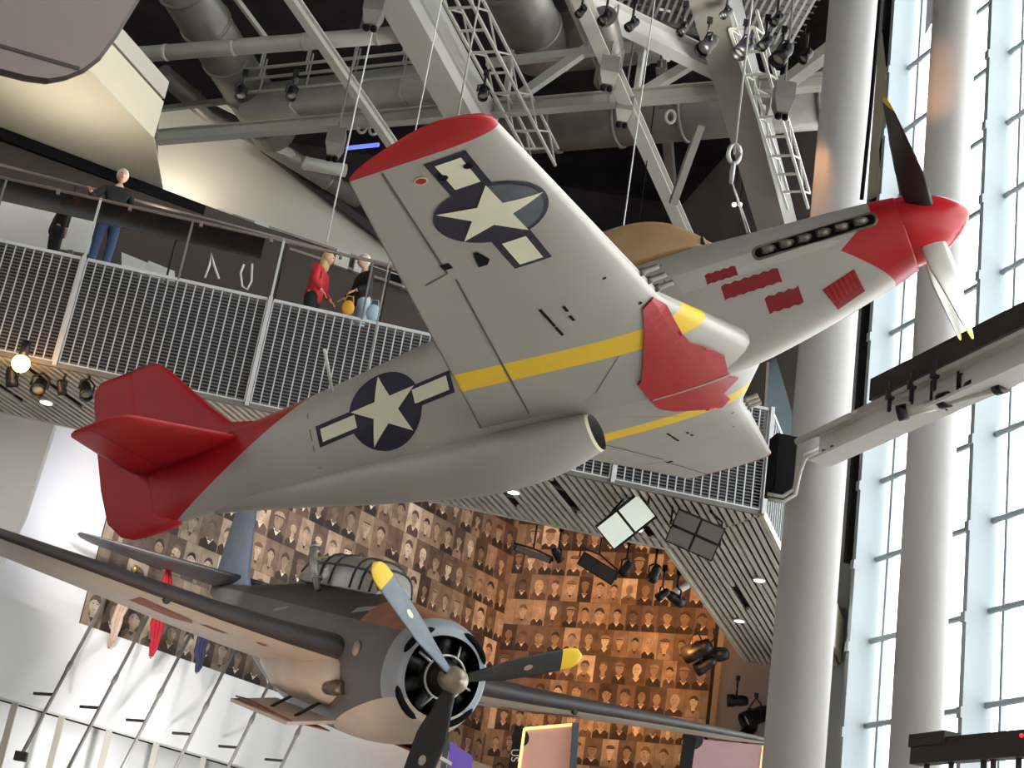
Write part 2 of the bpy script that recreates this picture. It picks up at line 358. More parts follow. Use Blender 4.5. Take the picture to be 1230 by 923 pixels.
# wings
def wle(y):
    if y < .45: return -2.25 - .22 * y
    if y < 1.85: return lerp(-2.35, -2.80, (y - .45) / 1.4)
    return lerp(-2.80, -3.05, (y - 1.85) / 3.6)
def wte(y): return lerp(-5.14, -4.17, (y - .5) / 5.0)
def wz(y): return -.60 + .064 * y
def wing(sg, decals):
    g = G(); ys = [0, .25, .45, .7, 1.0, 1.22, 1.57, 1.85, 2.3, 3.0, 3.7, 4.4, 5.0, 5.36]; rings = []
    for y in ys:
        rings.append([V((p.x, p.y * sg, p.z)) for p in foil(wle(y), wte(y), y, wz(y), lerp(.15, .115, y / 5.4), 16)])
    for s_ in (.15, .35, .55, .75, .9, 1.0):
        y = 5.36 + .27 * s_
        rings.append([V((p.x, p.y * sg, p.z)) for p in foil(wle(5.36) - .3 * s_ ** 3, wte(5.36) + .62 * s_ ** 1.8, y, wz(y) + .01 * s_, .115 * (1 - .75 * s_ ** 3), 16)])
    g.loft(rings, 0, False, True)
    n = len(rings[0])
    for i, f in enumerate(g.f[:-1]):
        r = i // n
        if r >= 13: g.m[i] = 2
    g.m[len(g.f) - 1] = 2
    tree = g.bvh(); US = lambda u, v: V((u, v * sg, -5)); UD = V((0, 0, 1))
    dl = lambda pts, m, step=.12, eps=.006: g.decal(tree, pts, US, UD, m, step, eps)
    strip = lambda a, b, w, m: dl([(a[0] - w, a[1]), (b[0] - w, b[1]), (b[0] + w, b[1]), (a[0] + w, a[1])], m, .25, .004)
    strip((-3.95, 5.34), (-4.15, 3.66), .010, 3); strip((-4.13, 3.53), (-4.62, .42), .010, 3)
    dl([(-4.15, 3.655), (-4.15, 3.675), (-4.58, 3.50), (-4.58, 3.48)], 3, .2, .004)
    strip((-3.45, 1.2), (-3.9, .5), .006, 3)
    if decals:
        c = (-3.50, 4.36)
        dl([(-3.66, 3.42), (-3.66, 5.28), (-3.34, 5.28), (-3.34, 3.42)], 4, .12, .005)
        dl(circ(c[0], c[1], .44), 4, .12, .006)
        dl([(-3.60, 3.47), (-3.60, 3.88), (-3.40, 3.88), (-3.40, 3.47)], 5, .12, .009)
        dl([(-3.60, 4.84), (-3.60, 5.22), (-3.40, 5.22), (-3.40, 4.84)], 5, .12, .009)
        dl(star(c[0], c[1], .43, .05), 5, .12, .012)
        dl(circ(-3.40, 5.09, .035, 12), 6, .2, .013); dl(circ(-3.61, 5.05, .04, 12), 6, .2, .013)
        dl([(-3.85, 3.86), (-3.90, 3.62), (-3.82, 3.62), (-3.77, 3.70), (-3.79, 3.73), (-3.85, 3.65), (-3.81, 3.86)], 6, .2, .007)
        dl(circ(-3.76, 5.09, .052, 16), 5, .2, .006); dl(circ(-3.76, 5.09, .04, 16), 2, .2, .009)
        # worn forward edge of the disc
        dl([(c[0] + .40 * math.cos(a), c[1] + .40 * math.sin(a)) for a in [PI * (-.42 + .84 * k / 16) - .0 for k in range(17)]] , 7, .12, .0075)
    dl([(-4.15, 3.73), (-4.15, 3.83), (-4.07, 3.83), (-4.07, 3.73)], 6, .2)
    for (x, y, l) in ((-3.74, 2.49, .2), (-3.74, 2.29, .2), (-3.74, 2.07, .2), (-3.55, 2.46, .12), (-3.56, 2.25, .12)):
        dl([(x - .014, y - l / 2), (x - .014, y + l / 2), (x + .014, y + l / 2), (x + .014, y - l / 2)], 6, .3)
    for (x, y) in ((-3.1, 2.75), (-2.98, 2.05)): dl(circ(x, y, .02, 8), 6, .3)
    bo = 0 if sg < 0 else -.1
    def ypl(p, q_): d = V((q_[0] - p[0], sg * (q_[1] - p[1]), 0)); return ((p[0], sg * p[1], 0), tuple(d.cross(V((0, 0, 1))).normalized()))
    o1, o2, i1_, i2_ = (-5.0, 1.76 + bo), (-2.6, 1.53 + bo), (-5.0, 1.34 + bo), (-2.6, 1.14 + bo)
    def band(c, nn, mi):
        if mi: return None
        y = c.y * sg
        return 1 if ln(i1_, i2_, c.x) < y < ln(o1, o2, c.x) else None
    o = g.build('wing', ['silver', 'yellow', 'red', 'panel_line', 'navy', 'cream', 'black', 'navy_worn', 'dark_grey'], ft, ([ypl(o1, o2), ypl(i1_, i2_)], band), fixn=False)
    return o, tree
wr, wtree = wing(-1, True); wl_, wtreel = wing(1, False)
for sg, wo in ((-1, wr), (1, wl_)):
    for y in (2.02, 2.22, 2.42):
        g = G(); x = wle(y); z = wz(y) + .005
        g.lathe([(.028, -.10), (.036, .0), (.036, .03), (.026, .035), (.024, .16), (.012, .16), (.012, .1)], (x, y * sg, z), (1, 0, 0), 12); g.build('gun_barrel', 'exhaust_metal', wo)
# red gear doors under the wing centre
for sg, pts in ((-1, [(-2.99, 1.95), (-2.86, 2.02), (-2.80, 1.76), (-2.82, 1.22), (-2.80, .96), (-2.70, .74), (-2.60, .42), (-2.66, .02), (-3.48, .02), (-3.48, .47), (-3.43, .51), (-3.08, 1.6)]),
                (1, [(-2.70, .02), (-2.62, .37), (-2.86, .77), (-2.86, 1.2), (-3.0, 1.46), (-3.14, 1.25), (-3.42, .83), (-3.5, .55), (-3.48, .02)])):
    g = G(); tree = wtree if sg < 0 else wtreel
    g.decal(tree, pts, lambda u, v: V((u, v * sg, -5)), V((0, 0, 1)), 0, .12, .02)
    g.decal(tree, [(-3.46, .018), (-3.46, .002), (-2.64, .002), (-2.64, .018)], lambda u, v: V((u, v * sg, -5)), V((0, 0, 1)), 1, .12, .026)
    o = g.build('gear_door', ['red', 'silver_panel'], ft, fixn=False)
    so = o.modifiers.new('thick', 'SOLIDIFY'); so.thickness = .014; so.offset = -1
# tail surfaces
for sg in (-1, 1):
    g = G(); rings = []
    for y, le, te, t in ((.05, -7.86, -9.22, .10), (.3, -7.92, -9.2, .10), (1.0, -8.1, -9.1, .095), (1.55, -8.24, -9.0, .09), (1.66, -8.28, -8.98, .085), (1.74, -8.36, -8.93, .07), (1.79, -8.48, -8.85, .04)):
        rings.append([V((p.x, sg * p.y, p.z)) for p in foil(le, te, y, .30, t, 10, 0)])
    g.loft(rings, 0); tree = g.bvh()
    o = g.build('tailplane', 'red', ft)
    h = G(); h.decal(tree, [(-8.86, .25), (-8.72, 1.7), (-8.705, 1.7), (-8.845, .25)], lambda u, v: V((u, v * sg, -5)), V((0, 0, 1)), 0, .2, .004); h.build('elevator_hinge', 'red_dark', o, fixn=False)
g = G(); rings = []
def vfoil(le, te, z, t):
    return [V((p.x, p.z, z)) for p in foil(le, te, 0, 0, t, 10, 0)]
for z, le, te, t in ((.30, -7.0, -9.25, .03), (.40, -7.5, -9.3, .05), (.55, -8.02, -9.28, .075), (.8, -8.22, -9.26, .085), (1.2, -8.5, -9.22, .085), (1.42, -8.66, -9.19, .08), (1.52, -8.76, -9.15, .06), (1.56, -8.86, -9.1, .03)):
    rings.append(vfoil(le, te, z, t))
g.loft(rings, 0); g.build('fin', 'red', ft)
g = G(); rings = []
for z, le, te, t in ((-.40, -8.95, -9.25, .16), (-.38, -8.8, -9.42, .16), (-.30, -8.78, -9.58, .16), (-.1, -8.9, -9.72, .15), (.3, -9.05, -9.74, .12), (.8, -9.12, -9.71, .10), (1.3, -9.13, -9.66, .09), (1.48, -9.12, -9.62, .07), (1.55, -9.1, -9.52, .03)):
    rings.append(vfoil(le, te, z, t))
g.loft(rings, 0); ro = g.build('rudder', 'red', ft)
# spinner and propeller
g = G(); g.lathe([(.34, -.66), (.356, -.615), (.352, -.54), (.335, -.45), (.302, -.35), (.252, -.245), (.19, -.15), (.12, -.07), (.06, -.022), (.01, 0)], (0, 0, 0), (1, 0, 0), 36); sp = g.build('spinner', 'spinner_red', ft)
def blade(L, r0, cmax, tip, tw0, tw1, ang, xp, root=.42):
    """propeller blade along radial direction at angle ang about x"""
    g = G(); rings = []; n = 28; rad = V((0, math.sin(ang), math.cos(ang))); tan = V((0, math.cos(ang), -math.sin(ang))); ax = V((1, 0, 0))
    for i in range(n + 1):
        t = i / n; r = lerp(r0, L, t)
        c = cmax * (lerp(root, 1, min(1, t / .35)) if t < .35 else lerp(1, .74, (t - .35) / .65)); 
        if t > .88: c *= math.sqrt(max(.02, 1 - ((t - .88) / .12) ** 2))
        th = lerp(.5, .1, min(1, t / .3)) if t < .3 else .10
        a = lerp(tw0, tw1, t); ch = tan * math.cos(a) + ax * math.sin(a); no = ax * math.cos(a) - tan * math.sin(a)
        rings.append([V((xp, 0, 0)) + rad * r + ch * (c / 2 * math.cos(2 * PI * k / 12)) + no * (c * th / 2 * math.sin(2 * PI * k / 12)) for k in range(12)])
    g.loft(rings, 0)
    for i in range(len(g.f)):
        if i // 12 >= int(n * tip): g.m[i] = 1
        elif i % 12 >= 6: g.m[i] = 2
    return g
for k in range(4):
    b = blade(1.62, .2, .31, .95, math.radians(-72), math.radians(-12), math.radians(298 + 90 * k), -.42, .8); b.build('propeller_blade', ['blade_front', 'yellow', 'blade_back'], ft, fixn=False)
# exhaust stacks
for sg in (-1, 1):
    y = .425 * sg
    a, b2 = V((-.90, 0, .115)), V((-1.98, 0, .155)); d = (b2 - a).normalized(); u = V((-d.z, 0, d.x))
    out = []
    for k in range(24):
        t = 2 * PI * k / 24; c = b2 if math.cos(t) > 0 else a
        out.append(c + d * (.06 * math.cos(t)) + u * (.07 * math.sin(t)))
    def onf(p):
        loc, no, _, _ = ftree.ray_cast(V((p.x, 6 * sg, p.z)), V((0, -sg, 0)), 10); return loc if loc else V((p.x, y, p.z))
    g = G(); g.tube([onf(p) for p in out] + [onf(out[0])], .016, 8, 0); 
    g.decal(ftree, [(p.x, p.z) for p in out], lambda u_, v_: V((u_, 6 * sg, v_)), V((0, -sg, 0)), 1, .1, .007)
    o = g.build('exhaust_shroud', ['exhaust_metal', 'black'], ft, fixn=False)
    for k in range(6):
        p = onf(lerp(a, b2, (k + .5) / 6)); g = G()
        g.tube([p + V((.05, -.02 * sg, 0)), p + V((.01, .02 * sg, 0)), p + V((-.06, .045 * sg, .0))], [.04, .042, .038], 10); g.build('exhaust_stack', 'exhaust_metal', o)
# canopy
g = G(); cs_ = [(-2.42, .05, .58, .52), (-2.6, .24, .78, .50), (-2.85, .33, .98, .5), (-3.2, .36, 1.09, .5), (-3.7, .36, 1.10, .5), (-4.3, .32, 1.0, .5), (-4.9, .22, .82, .5), (-5.3, .06, .66, .5)]
g.loft([section(r[0], r[1], r[2], r[3], 28, 2.2, .55) for r in smooth_table(cs_, 4)], 0)
cp = g.build('canopy', 'skin_dark_glass', ft)
g = G(); g.ell((-3.9, 0, .62), .35, .22, .22); g.box((-4.1, 0, .72), .1, .34, .4); g.build('seat_back', 'black', cp)
g = G(); ring = section(-2.5, .16, .66, .5, 28, 2.2, .55); g.tube(ring[0:15], .02, 6); g.build('windshield_frame', 'dark_trim', cp)

# ================================================================== BOMBER
RB = Matrix(((0.44078, 0.89457, 0.07385), (-0.87153, 0.44621, -0.2033), (-0.21482, 0.02525, 0.97633)))
MB = Matrix.Translation((-0.0748, 20.5469, 5.3268)) @ RB.to_4x4() @ Matrix.Rotation(math.radians(-2.2), 4, 'X')
bt = thing('bomber_airplane', 'dark grey torpedo bomber with three yellow-tipped propeller blades, hanging below the balcony', 'airplane', mw=MB)
btab = [(-.52, .60, .60, -.60), (-.56, .68, .68, -.68), (-.75, .76, .75, -.80), (-1.1, .80, .81, -.96), (-1.8, .82, .87, -1.12), (-2.6, .82, .94, -1.19), (-3.4, .80, .96, -1.20), (-5.0, .72, .94, -1.16), (-6.5, .62, .86, -.95), (-8.0, .46, .74, -.62), (-9.5, .3, .62, -.25), (-11.0, .15, .55, .05), (-12.0, .05, .5, .25)]
g = G(); rings = [section(r[0], r[1], r[2], r[3], 48, 2.15) for r in smooth_table(btab, 5)]
g.loft(rings, 0, False, True)
inn = [rings[0], [V((-.50, p.y * .93, p.z * .93)) for p in rings[0]], [V((-.56, p.y * .9, p.z * .9)) for p in rings[0]], [V((-.95, p.y * .88, p.z * .88)) for p in rings[0]]]
g.loft(inn[:2], 4, False, False); g.loft(inn[1:], 3, False, True)
def bz(x): return ln((-.5, -.40), (-2.6, -1.02), x)
bp1 = plane_y((-.5, -.40), (-2.6, -1.02)); bp2 = ((-.80, 0, 0), (1, 0, 0)); bp3 = ((0, 0, .45), (0, 0, 1)); bp4 = ((-2.2, 0, 0), (1, 0, 0))
def bom_m(c, n, mi):
    if mi == 4 and c.z < bz(c.x): return 2
    if mi: return None
    if c.z < bz(c.x) and c.x > -8: return 2
    if c.x > -.80: return 4
    if c.z > .45 and c.x > -2.2: return 5
    if c.z > .45: return 1
    return 0
btree = g.bvh()
for (x0, z0, x1, z1) in ((-2.7, .52, -2.2, .72), (-6.3, .25, -5.6, .4)):
    g.decal(btree, [(x0, z0), (x1, z0 + .1), (x1 + .05, z1), (x0 + .05, z1 - .1)], RS, RD, 6, .2, .006)
bf = g.build('fuselage', ['bomb_side', 'bomb_top', 'bomb_belly', 'engine_black', 'cowl_grey', 'rust_tan', 'cowl_grey'], bt, ([bp1, bp2, bp3, bp4], bom_m), fixn=False)
# cowling slots
for a in (38, -38 + 180 + 0, 142 + 80, -50):
    g = G(); r = .69
    pts = [V((-.535, r * .955 * math.sin(math.radians(a + d)), r * .955 * math.cos(math.radians(a + d)))) for d in range(-24, 25, 4)]
    g.tube(pts, [.01, .035, .045, .05, .05, .05, .05, .05, .05, .05, .045, .035, .01], 10); g.build('cowl_intake', 'black', bf)
# engine
g = G(); g.lathe([(.55, -.92), (.28, -.8), (.24, -.45), (.14, -.38)], (0, 0, 0), (1, 0, 0), 24); en = g.build('engine', 'engine_black', bt)
for k in range(9):
    a = 2 * PI * k / 9; rd = V((0, math.sin(a), math.cos(a))); g = G()
    g.lathe([(.09, .24), (.12, .27), (.12, .3), (.1, .32), (.12, .34), (.1, .38), (.12, .4), (.1, .44), (.11, .48), (.08, .56)], (-.74, 0, 0), rd, 12); g.build('cylinder_head', 'engine_black', en)
g = G(); g.tube([V((-.42, .30 * math.sin(2 * PI * k / 28), .30 * math.cos(2 * PI * k / 28))) for k in range(29)], .016, 8)
for a in (20, 100, 200, 300):
    rd = V((0, math.sin(math.radians(a)), math.cos(math.radians(a)))); g.tube([V((-.42, 0, 0)) + rd * .3, V((-.55, 0, 0)) + rd * .48], .018, 6)
g.build('ignition_ring', 'cable_steel', en)
# propeller
g = G(); g.lathe([(.13, -.42), (.16, -.3), (.185, -.18), (.175, -.05), (.12, .04), (.05, .075), (.05, .09), (.005, .095)], (0, 0, 0), (1, 0, 0), 24); g.build('propeller_hub', 'hub_tan', bt)
for k in range(3):
    a = math.radians(-53.2 + 120 * k)
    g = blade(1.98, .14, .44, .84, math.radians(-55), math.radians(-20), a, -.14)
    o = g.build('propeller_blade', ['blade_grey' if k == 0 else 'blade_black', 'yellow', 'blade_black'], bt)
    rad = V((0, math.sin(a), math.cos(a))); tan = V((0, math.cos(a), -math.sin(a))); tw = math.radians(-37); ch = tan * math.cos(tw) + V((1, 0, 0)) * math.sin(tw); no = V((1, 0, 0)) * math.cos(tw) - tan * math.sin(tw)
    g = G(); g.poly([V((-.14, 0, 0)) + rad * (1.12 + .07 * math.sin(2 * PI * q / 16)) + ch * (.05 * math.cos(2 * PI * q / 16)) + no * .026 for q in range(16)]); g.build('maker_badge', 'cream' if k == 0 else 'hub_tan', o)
# wings
def bwing(sg):
    g = G(); rings = []
    for y, le, te, z, t in ((.3, -2.15, -5.5, -.14, .17), (.8, -2.2, -5.4, -.14, .17), (1.6, -2.3, -5.2, -.13, .16), (2.6, -2.42, -5.0, -.08, .15), (4.2, -2.65, -4.75, .04, .145), (6.0, -2.92, -4.45, .16, .135), (7.3, -3.12, -4.25, .24, .125), (7.75, -3.25, -4.15, .26, .11), (8.0, -3.42, -4.0, .27, .08), (8.1, -3.6, -3.85, .27, .04)):
        rings.append([V((p.x, sg * p.y, p.z - (le - p.x) * .16 + .12)) for p in foil(le, te, y, z, t, 16)])
    g.loft(rings, 0, False, True, True)
    n = 16
    for i in range(len(g.f) - 1):
        k = i % 32
        g.m[i] = 0 if k < 16 else 1
        if k >= 30: g.m[i] = 0
        if k in (0,): g.m[i] = 0
    tree = g.bvh()
    dl = lambda pts, m, e=.006: g.decal(tree, pts, lambda u, v: V((u, sg * v, -5)), V((0, 0, 1)), m, .2, e)
    dl([(-2.9, 3.7), (-3.5, 3.7), (-3.6, 3.0), (-3.3, 2.75), (-3.0, 2.85)], 2); dl([(-2.95, 2.65), (-3.1, 2.7), (-3.1, 2.35), (-2.95, 2.3)], 2)
    dl([(-2.75, 1.9), (-2.85, 1.9), (-2.85, 1.75), (-2.75, 1.75)], 2)
    o = g.build('wing', ['bomb_top', 'bomb_belly', 'door_inside'], bt, fixn=False)
    a = V((-2.62, sg * 3.4, .0)); g = G(); g.lathe([(.05, -.06), (.06, .0), (.035, .03)], a, (1, 0, 0), 10); g.build('landing_lamp', 'grey_black', o)
    return o
bwing(-1); bwing(1)
# wing-root fairings
for sg in (-1, 1):
    g = G(); rings = []
    for x, r in ((-2.05, .05), (-2.2, .22), (-2.6, .36), (-3.4, .44), (-4.4, .42), (-5.3, .25), (-5.9, .05)):
        rings.append([V((x, sg * (.68 + r * 1.1 * math.cos(2 * PI * k / 20)), -.42 + r * 1.15 * math.sin(2 * PI * k / 20))) for k in range(20)])
    g.loft(rings, 0); g.build('wing_root_fairing', 'bomb_belly', bt)
# tail
for sg in (-1, 1):
    g = G(); g.loft([[V((p.x, sg * p.y, p.z - (le - p.x) * .17 + .1)) for p in foil(le, te, y, .62, t, 10, 0)] for y, le, te, t in ((.05, -10.2, -11.9, .1), (1.5, -10.45, -11.75, .1), (2.7, -10.7, -11.55, .09), (3.0, -10.85, -11.4, .07), (3.1, -11.0, -11.25, .04))], 0)
    n = 10
    for i in range(len(g.f) - 2): g.m[i] = 0 if (i % 20) < 10 else 1
    g.build('tailplane', ['bomb_top', 'bomb_side'], bt, fixn=False)
g = G(); g.loft([[V((p.x, p.z, z)) for p in foil(le, te, 0, 0, t, 10, 0)] for z, le, te, t in ((.4, -9.4, -12.0, .05), (.8, -10.0, -12.1, .08), (1.6, -10.5, -12.1, .09), (2.2, -10.8, -12.0, .08), (2.35, -11.0, -11.8, .05))], 0); g.build('fin', 'bomb_blue', bt)
# cockpit greenhouse
g = G(); ct = [(-2.85, .30, .98, .85), (-3.05, .34, 1.30, .85), (-3.4, .37, 1.42, .85), (-4.2, .38, 1.45, .85), (-5.2, .38, 1.43, .85), (-6.0, .36, 1.36, .85), (-6.4, .3, 1.1, .85)]
crings = [section(r[0], r[1], r[2], r[3], 24, 2.8, .9) for r in ct]
g.loft(crings, 0); gh = g.build('cockpit_canopy', 'cockpit_glass', bt)
for i, r in enumerate(ct):
    if i in (1, 2, 4):
        g = G(); g.tube([p + (p - V((p.x, 0, .9))) * .02 for p in crings[i][0:13]], .022, 6); g.build('canopy_frame', 'bomb_top', gh)
for x in (-3.8, -4.7):
    q = table(ct, x); g = G(); ring = section(x, q[0], q[1], q[2], 24, 2.8, .9); g.tube([p + (p - V((x, 0, .9))) * .02 for p in ring[0:13]], .02, 6); g.build('canopy_frame', 'bomb_top', gh)
for k in (2, 10):
    g = G(); g.tube([r[k] + (r[k] - V((r[k].x, 0, .9))) * .02 for r in crings], .02, 6); g.build('canopy_rail', 'bomb_top', gh)
g = G(); g.box((-3.9, 0, .95), .5, .45, .5); g.ell((-3.9, 0, 1.2), .1, .09, .12); g.build('cockpit_seat', 'black', gh)
# bomb-bay doors, exhaust, aerial, hoist shackle
for sg in (-1, 1):
    h0, h1 = V((-2.2, sg * .62, -1.0)), V((-5.0, sg * .58, -1.04)); out = V((0, sg * .72, -.18))
    g = G(); g.hexa([h0, h1, h1 + out, h0 + out, h0 + V((0, 0, -.05)), h1 + V((0, 0, -.05)), h1 + out + V((0, 0, -.05)), h0 + out + V((0, 0, -.05))], 0)
    g.box((h0 + h1) / 2 + out / 2 + V((0, 0, -.055)), 2.7, .6, .02, m=1); o = g.build('bomb_bay_door', ['bomb_belly', 'door_inside'], bt)
    for t in (.2, .6):
        g = G(); p = lerp(h0, h1, t) + out * .6; g.beam(p, p + V((0, -sg * .35, .3)), .04, .04); g.build('door_strut', 'dark_trim', o)
    p, no, _, _ = btree.ray_cast(V((-2.05, 5 * sg, -.55)), V((0, -sg, 0)), 10)
    g = G(); g.tube([p + V((.15, 0, .02)), p + V((0, .06 * sg, 0)), p + V((-.25, .09 * sg, -.04))], [.09, .12, .1], 12); g.tube([p + V((-.25, .09 * sg, -.04)), p + V((-.22, .09 * sg, -.04))], .08, 12, 1); g.build('exhaust_outlet', ['exhaust_metal', 'black'], bt)
    p, no, _, _ = btree.ray_cast(V((-1.75, 5 * sg, .05)), V((0, -sg, 0)), 10)
    g = G(); g.lathe([(.02, -.02), (.11, .0), (.1, .03), (.03, .05)], p, (0, sg, 0), 14); g.build('lifting_eye', 'hub_tan', bt)
    p, no, _, _ = btree.ray_cast(V((-4.9, 5 * sg, .75)), V((0, -sg, 0)), 10)
    g = G(); g.tube([p, p + V((-.25, .12 * sg, .42)), p + V((-.45, .14 * sg, .75))], [.05, .07, .05], 10)
    for t in (.25, .6, .9): g.lathe([(.09, -.02), (.09, .02)], p + V((-.45 * t, .14 * sg * t, .75 * t)), (-.5, .15 * sg, .8), 10)
    g.build('hoist_shackle', 'cable_steel', bt)

# ================================================================== THIRD AIRCRAFT (tip at the top left)
D3 = 11.5
tp = [W(*p, d) for p, d in (((-260, -170), 11.3), ((210, -64), 12.6), ((168, 0), 12.4), ((140, 46), 12.3), ((118, 76), 12.25), ((98, 92), 12.2), ((78, 99), 12.1), ((58, 101), 12.0), ((30, 96), 11.9), ((0, 87), 11.8), ((-40, 74), 11.6), ((-260, -20), 10.9))]
nrm = (tp[1] - tp[0]).cross(tp[9] - tp[0]).normalized()
if nrm.z < 0: nrm = -nrm
cen = tp[0].copy(); tp = [p - nrm * nrm.dot(p - cen) for p in tp]
aw = thing('overhead_airplane', 'brown underside of an aircraft wing tip filling the top left corner', 'airplane', tp[5])
g = G(); n = len(tp); b = g.add(tp); cc = sum(tp, V()) / n
inner = [lerp(p, cc, .05) - nrm * .03 for p in tp]; upr = [lerp(p, cc, .05) + nrm * .12 for p in tp]
mid = [p + nrm * .03 for p in tp]
g.loft([inner, tp, mid, upr], 1, True, True, False)
g.m[-2] = 0; g.m[-1] = 0
g.v = [v - tp[5] for v in g.v]; wo = g.build('wing', ['taupe', 'taupe_edge'], aw)
g = G(); a, b2 = W(-20, 53, 11.8), W(92, 88, 12.15); a -= nrm * (nrm.dot(a - cen) + .036); b2 -= nrm * (nrm.dot(b2 - cen) + .036); g.beam(a - tp[5], b2 - tp[5], .03, .006, nrm); g.build('aileron_gap', 'taupe_edge', wo)
# ================================================================== SETTING
UP = V((0, 0, 1))
def hd(deg): return V((math.sin(math.radians(deg)), math.cos(math.radians(deg)), 0))
U = hd(21.0); Vd = V((U.y, -U.x, 0))            # roof grid: U runs away, Vd runs to the right and nearer
def wallquad(name, p0, p1, z0, z1, th, m, back):
    g = G(); p0 = V(p0); p1 = V(p1); o = back * th
    a = [V((p0.x, p0.y, z0)), V((p1.x, p1.y, z0)), V((p1.x, p1.y, z0)) + o, V((p0.x, p0.y, z0)) + o]
    g.hexa(a + [p + UP * (z1 - z0) for p in a]); return struct(g.build(name, m))
g = G(); g.box((0, 18, -.15), 60, 66, .3); struct(g.build('floor', 'floor_stone'))
ROOF = 27.0
# ---- balcony: front plane
ZB = 9.07
A0 = WZ(0, 428, ZB); A1 = WZ(915, 620, ZB); BD = (A1 - A0).normalized(); BN = V((-BD.y, BD.x, 0))   # BN points away from the camera
A0 = A0 - BD * 2.6
BL = (A1 - A0).length
IC = WZ(800, 660, ZB)                                   # inner corner of the L
wdeck = BN.dot(IC - A1)
LU = 10.5
OE = A1 + U * LU
ICU = IC + U * (LU - U.dot(IC - A1))
R0 = A0 + BN * wdeck
DT = 1.25
def poly_slab(pts, z0, z1, name, m):
    g = G(); g.prism([V((p.x, p.y, z0)) for p in pts], UP * (z1 - z0)); return struct(g.build(name, m))
Lpts = [A0, A1, OE, ICU, IC, R0]
poly_slab([A0 + BN * .25, A1 + BN * .25, IC, R0], ZB + .16, ZB + DT, 'balcony_deck', 'deck_dark')
poly_slab([A1, OE, ICU, IC], ZB + .16, ZB + DT, 'balcony_deck', 'deck_dark')
# slatted soffit: slats run along U, clipped to the L outline
def clip_u(pts, off):
    xs = []
    for a, b in zip(pts, pts[1:] + pts[:1]):
        ca, cb = Vd.dot(a) - off, Vd.dot(b) - off
        if (ca > 0) != (cb > 0): p = lerp(a, b, ca / (ca - cb)); xs.append(U.dot(p))
    return sorted(xs)
def slats(pts, name):
    g = G(); lo = min(Vd.dot(p) for p in pts); hi = max(Vd.dot(p) for p in pts); o = lo + .04; k = 0
    while o < hi - .03:
        xs = clip_u(pts, o)
        for s0, s1 in zip(xs[::2], xs[1::2]):
            if k % 8 == 6 and s1 - s0 > 2.5:             # darker service gaps
                mid = lerp(s0, s1, .35 + .3 * ((k * 37) % 10) / 10); segs = [(s0, mid - .8), (mid + .8, s1)]
            else: segs = [(s0, s1)]
            for q0, q1 in segs:
                if q1 - q0 > .05: g.beam(Vd * o + U * q0 + UP * (ZB + .03), Vd * o + U * q1 + UP * (ZB + .03), .06, .05)
        o += .125; k += 1
    return struct(g.build(name, 'slat', fixn=False))
slats([A0, A1, IC, R0], 'balcony_soffit'); slats([A1, OE, ICU, IC], 'balcony_soffit')
g = G()
for a, b in ((R0, IC), (IC, ICU), (A1, OE)):
    g.beam(a + UP * (ZB - a.z + .05), b + UP * (ZB - b.z + .05), .07, .12)
struct(g.build('trim_1', 'slat'))
g = G(); g.beam(A0 + UP * .04, A1 + UP * .04, .06, .07); struct(g.build('trim_10', 'steel_dark'))
g = G()
for s_ in (A0, A1):
    pass
n_ = 5
for k in range(1, 3): a = lerp(A0, R0, k / 3.); b = lerp(A1, IC, k / 3.); g.beam(V((a.x, a.y, ZB + .08)), V((b.x, b.y, ZB + .08)), .08, .04)
for k in range(1, 3): a = lerp(A1, IC, k / 3.); b = lerp(OE, ICU, k / 3.); g.beam(V((a.x, a.y, ZB + .08)), V((b.x, b.y, ZB + .08)), .08, .04)
struct(g.build('trim_2', 'steel_dark'))
# ---- mesh guard along the front
ZT = 10.86
rl = thing('balcony_railing', 'long steel mesh guard with posts and handrail along the balcony front', 'railing', V((A0.x, A0.y, ZB)))
O = V((A0.x, A0.y, ZB))
def mesh_panel(name, p0, p1, z0, z1, parent, o, dv=.135, dh=.052, m=('mesh_bar', 'mesh_wire')):
    g = G(); d = (p1 - p0); L = d.length; d = d / L; p0 = V((p0.x, p0.y, 0)); nn = V((-d.y, d.x, 0))
    k = int(L / dv)
    for i in range(k + 1):
        p = p0 + d * (L * i / k); g.beam(p + UP * z0 - o, p + UP * z1 - o, .019, .014, nn, 0)
    q = int((z1 - z0) / dh)
    for j in range(q + 1):
        z = lerp(z0, z1, j / q); g.beam(p0 + UP * z - o + nn * .012, p0 + d * L + UP * z - o + nn * .012, .012, .02, UP, 1)
    for z in (z0, z1): g.beam(p0 + UP * z - o, p0 + d * L + UP * z - o, .03, .05, UP, 0)
    return g.build(name, m, parent, fixn=False)
posts = [WP(68, 430, A0, BN), WP(300, 470, A0, BN)]
s0 = BD.dot(posts[0] - A0); ds = BD.dot(posts[1] - A0) - s0
ps = [s0 - ds, s0, s0 + ds, s0 + 2 * ds, s0 + 3 * ds]
ps = [p for p in ps if -.1 < p < BL - 1] + [BL]
for a, b in zip([max(0, ps[0])] + ps[1:-1], ps[1:]):
    p0, p1 = A0 + BD * (a + .05), A0 + BD * (b - .05)
    mesh_panel('mesh_panel', p0, p1, ZB + .08, ZT, rl, O)
g = G(); a_, b_ = A0 + BD * .02 + BN * .16, A1 - BD * .15 + BN * .16; g.beam(V((a_.x, a_.y, (ZB + ZT) / 2)) - O, V((b_.x, b_.y, (ZB + ZT) / 2)) - O, .02, ZT - ZB - .12); g.build('backing_screen', 'deck_dark', rl)
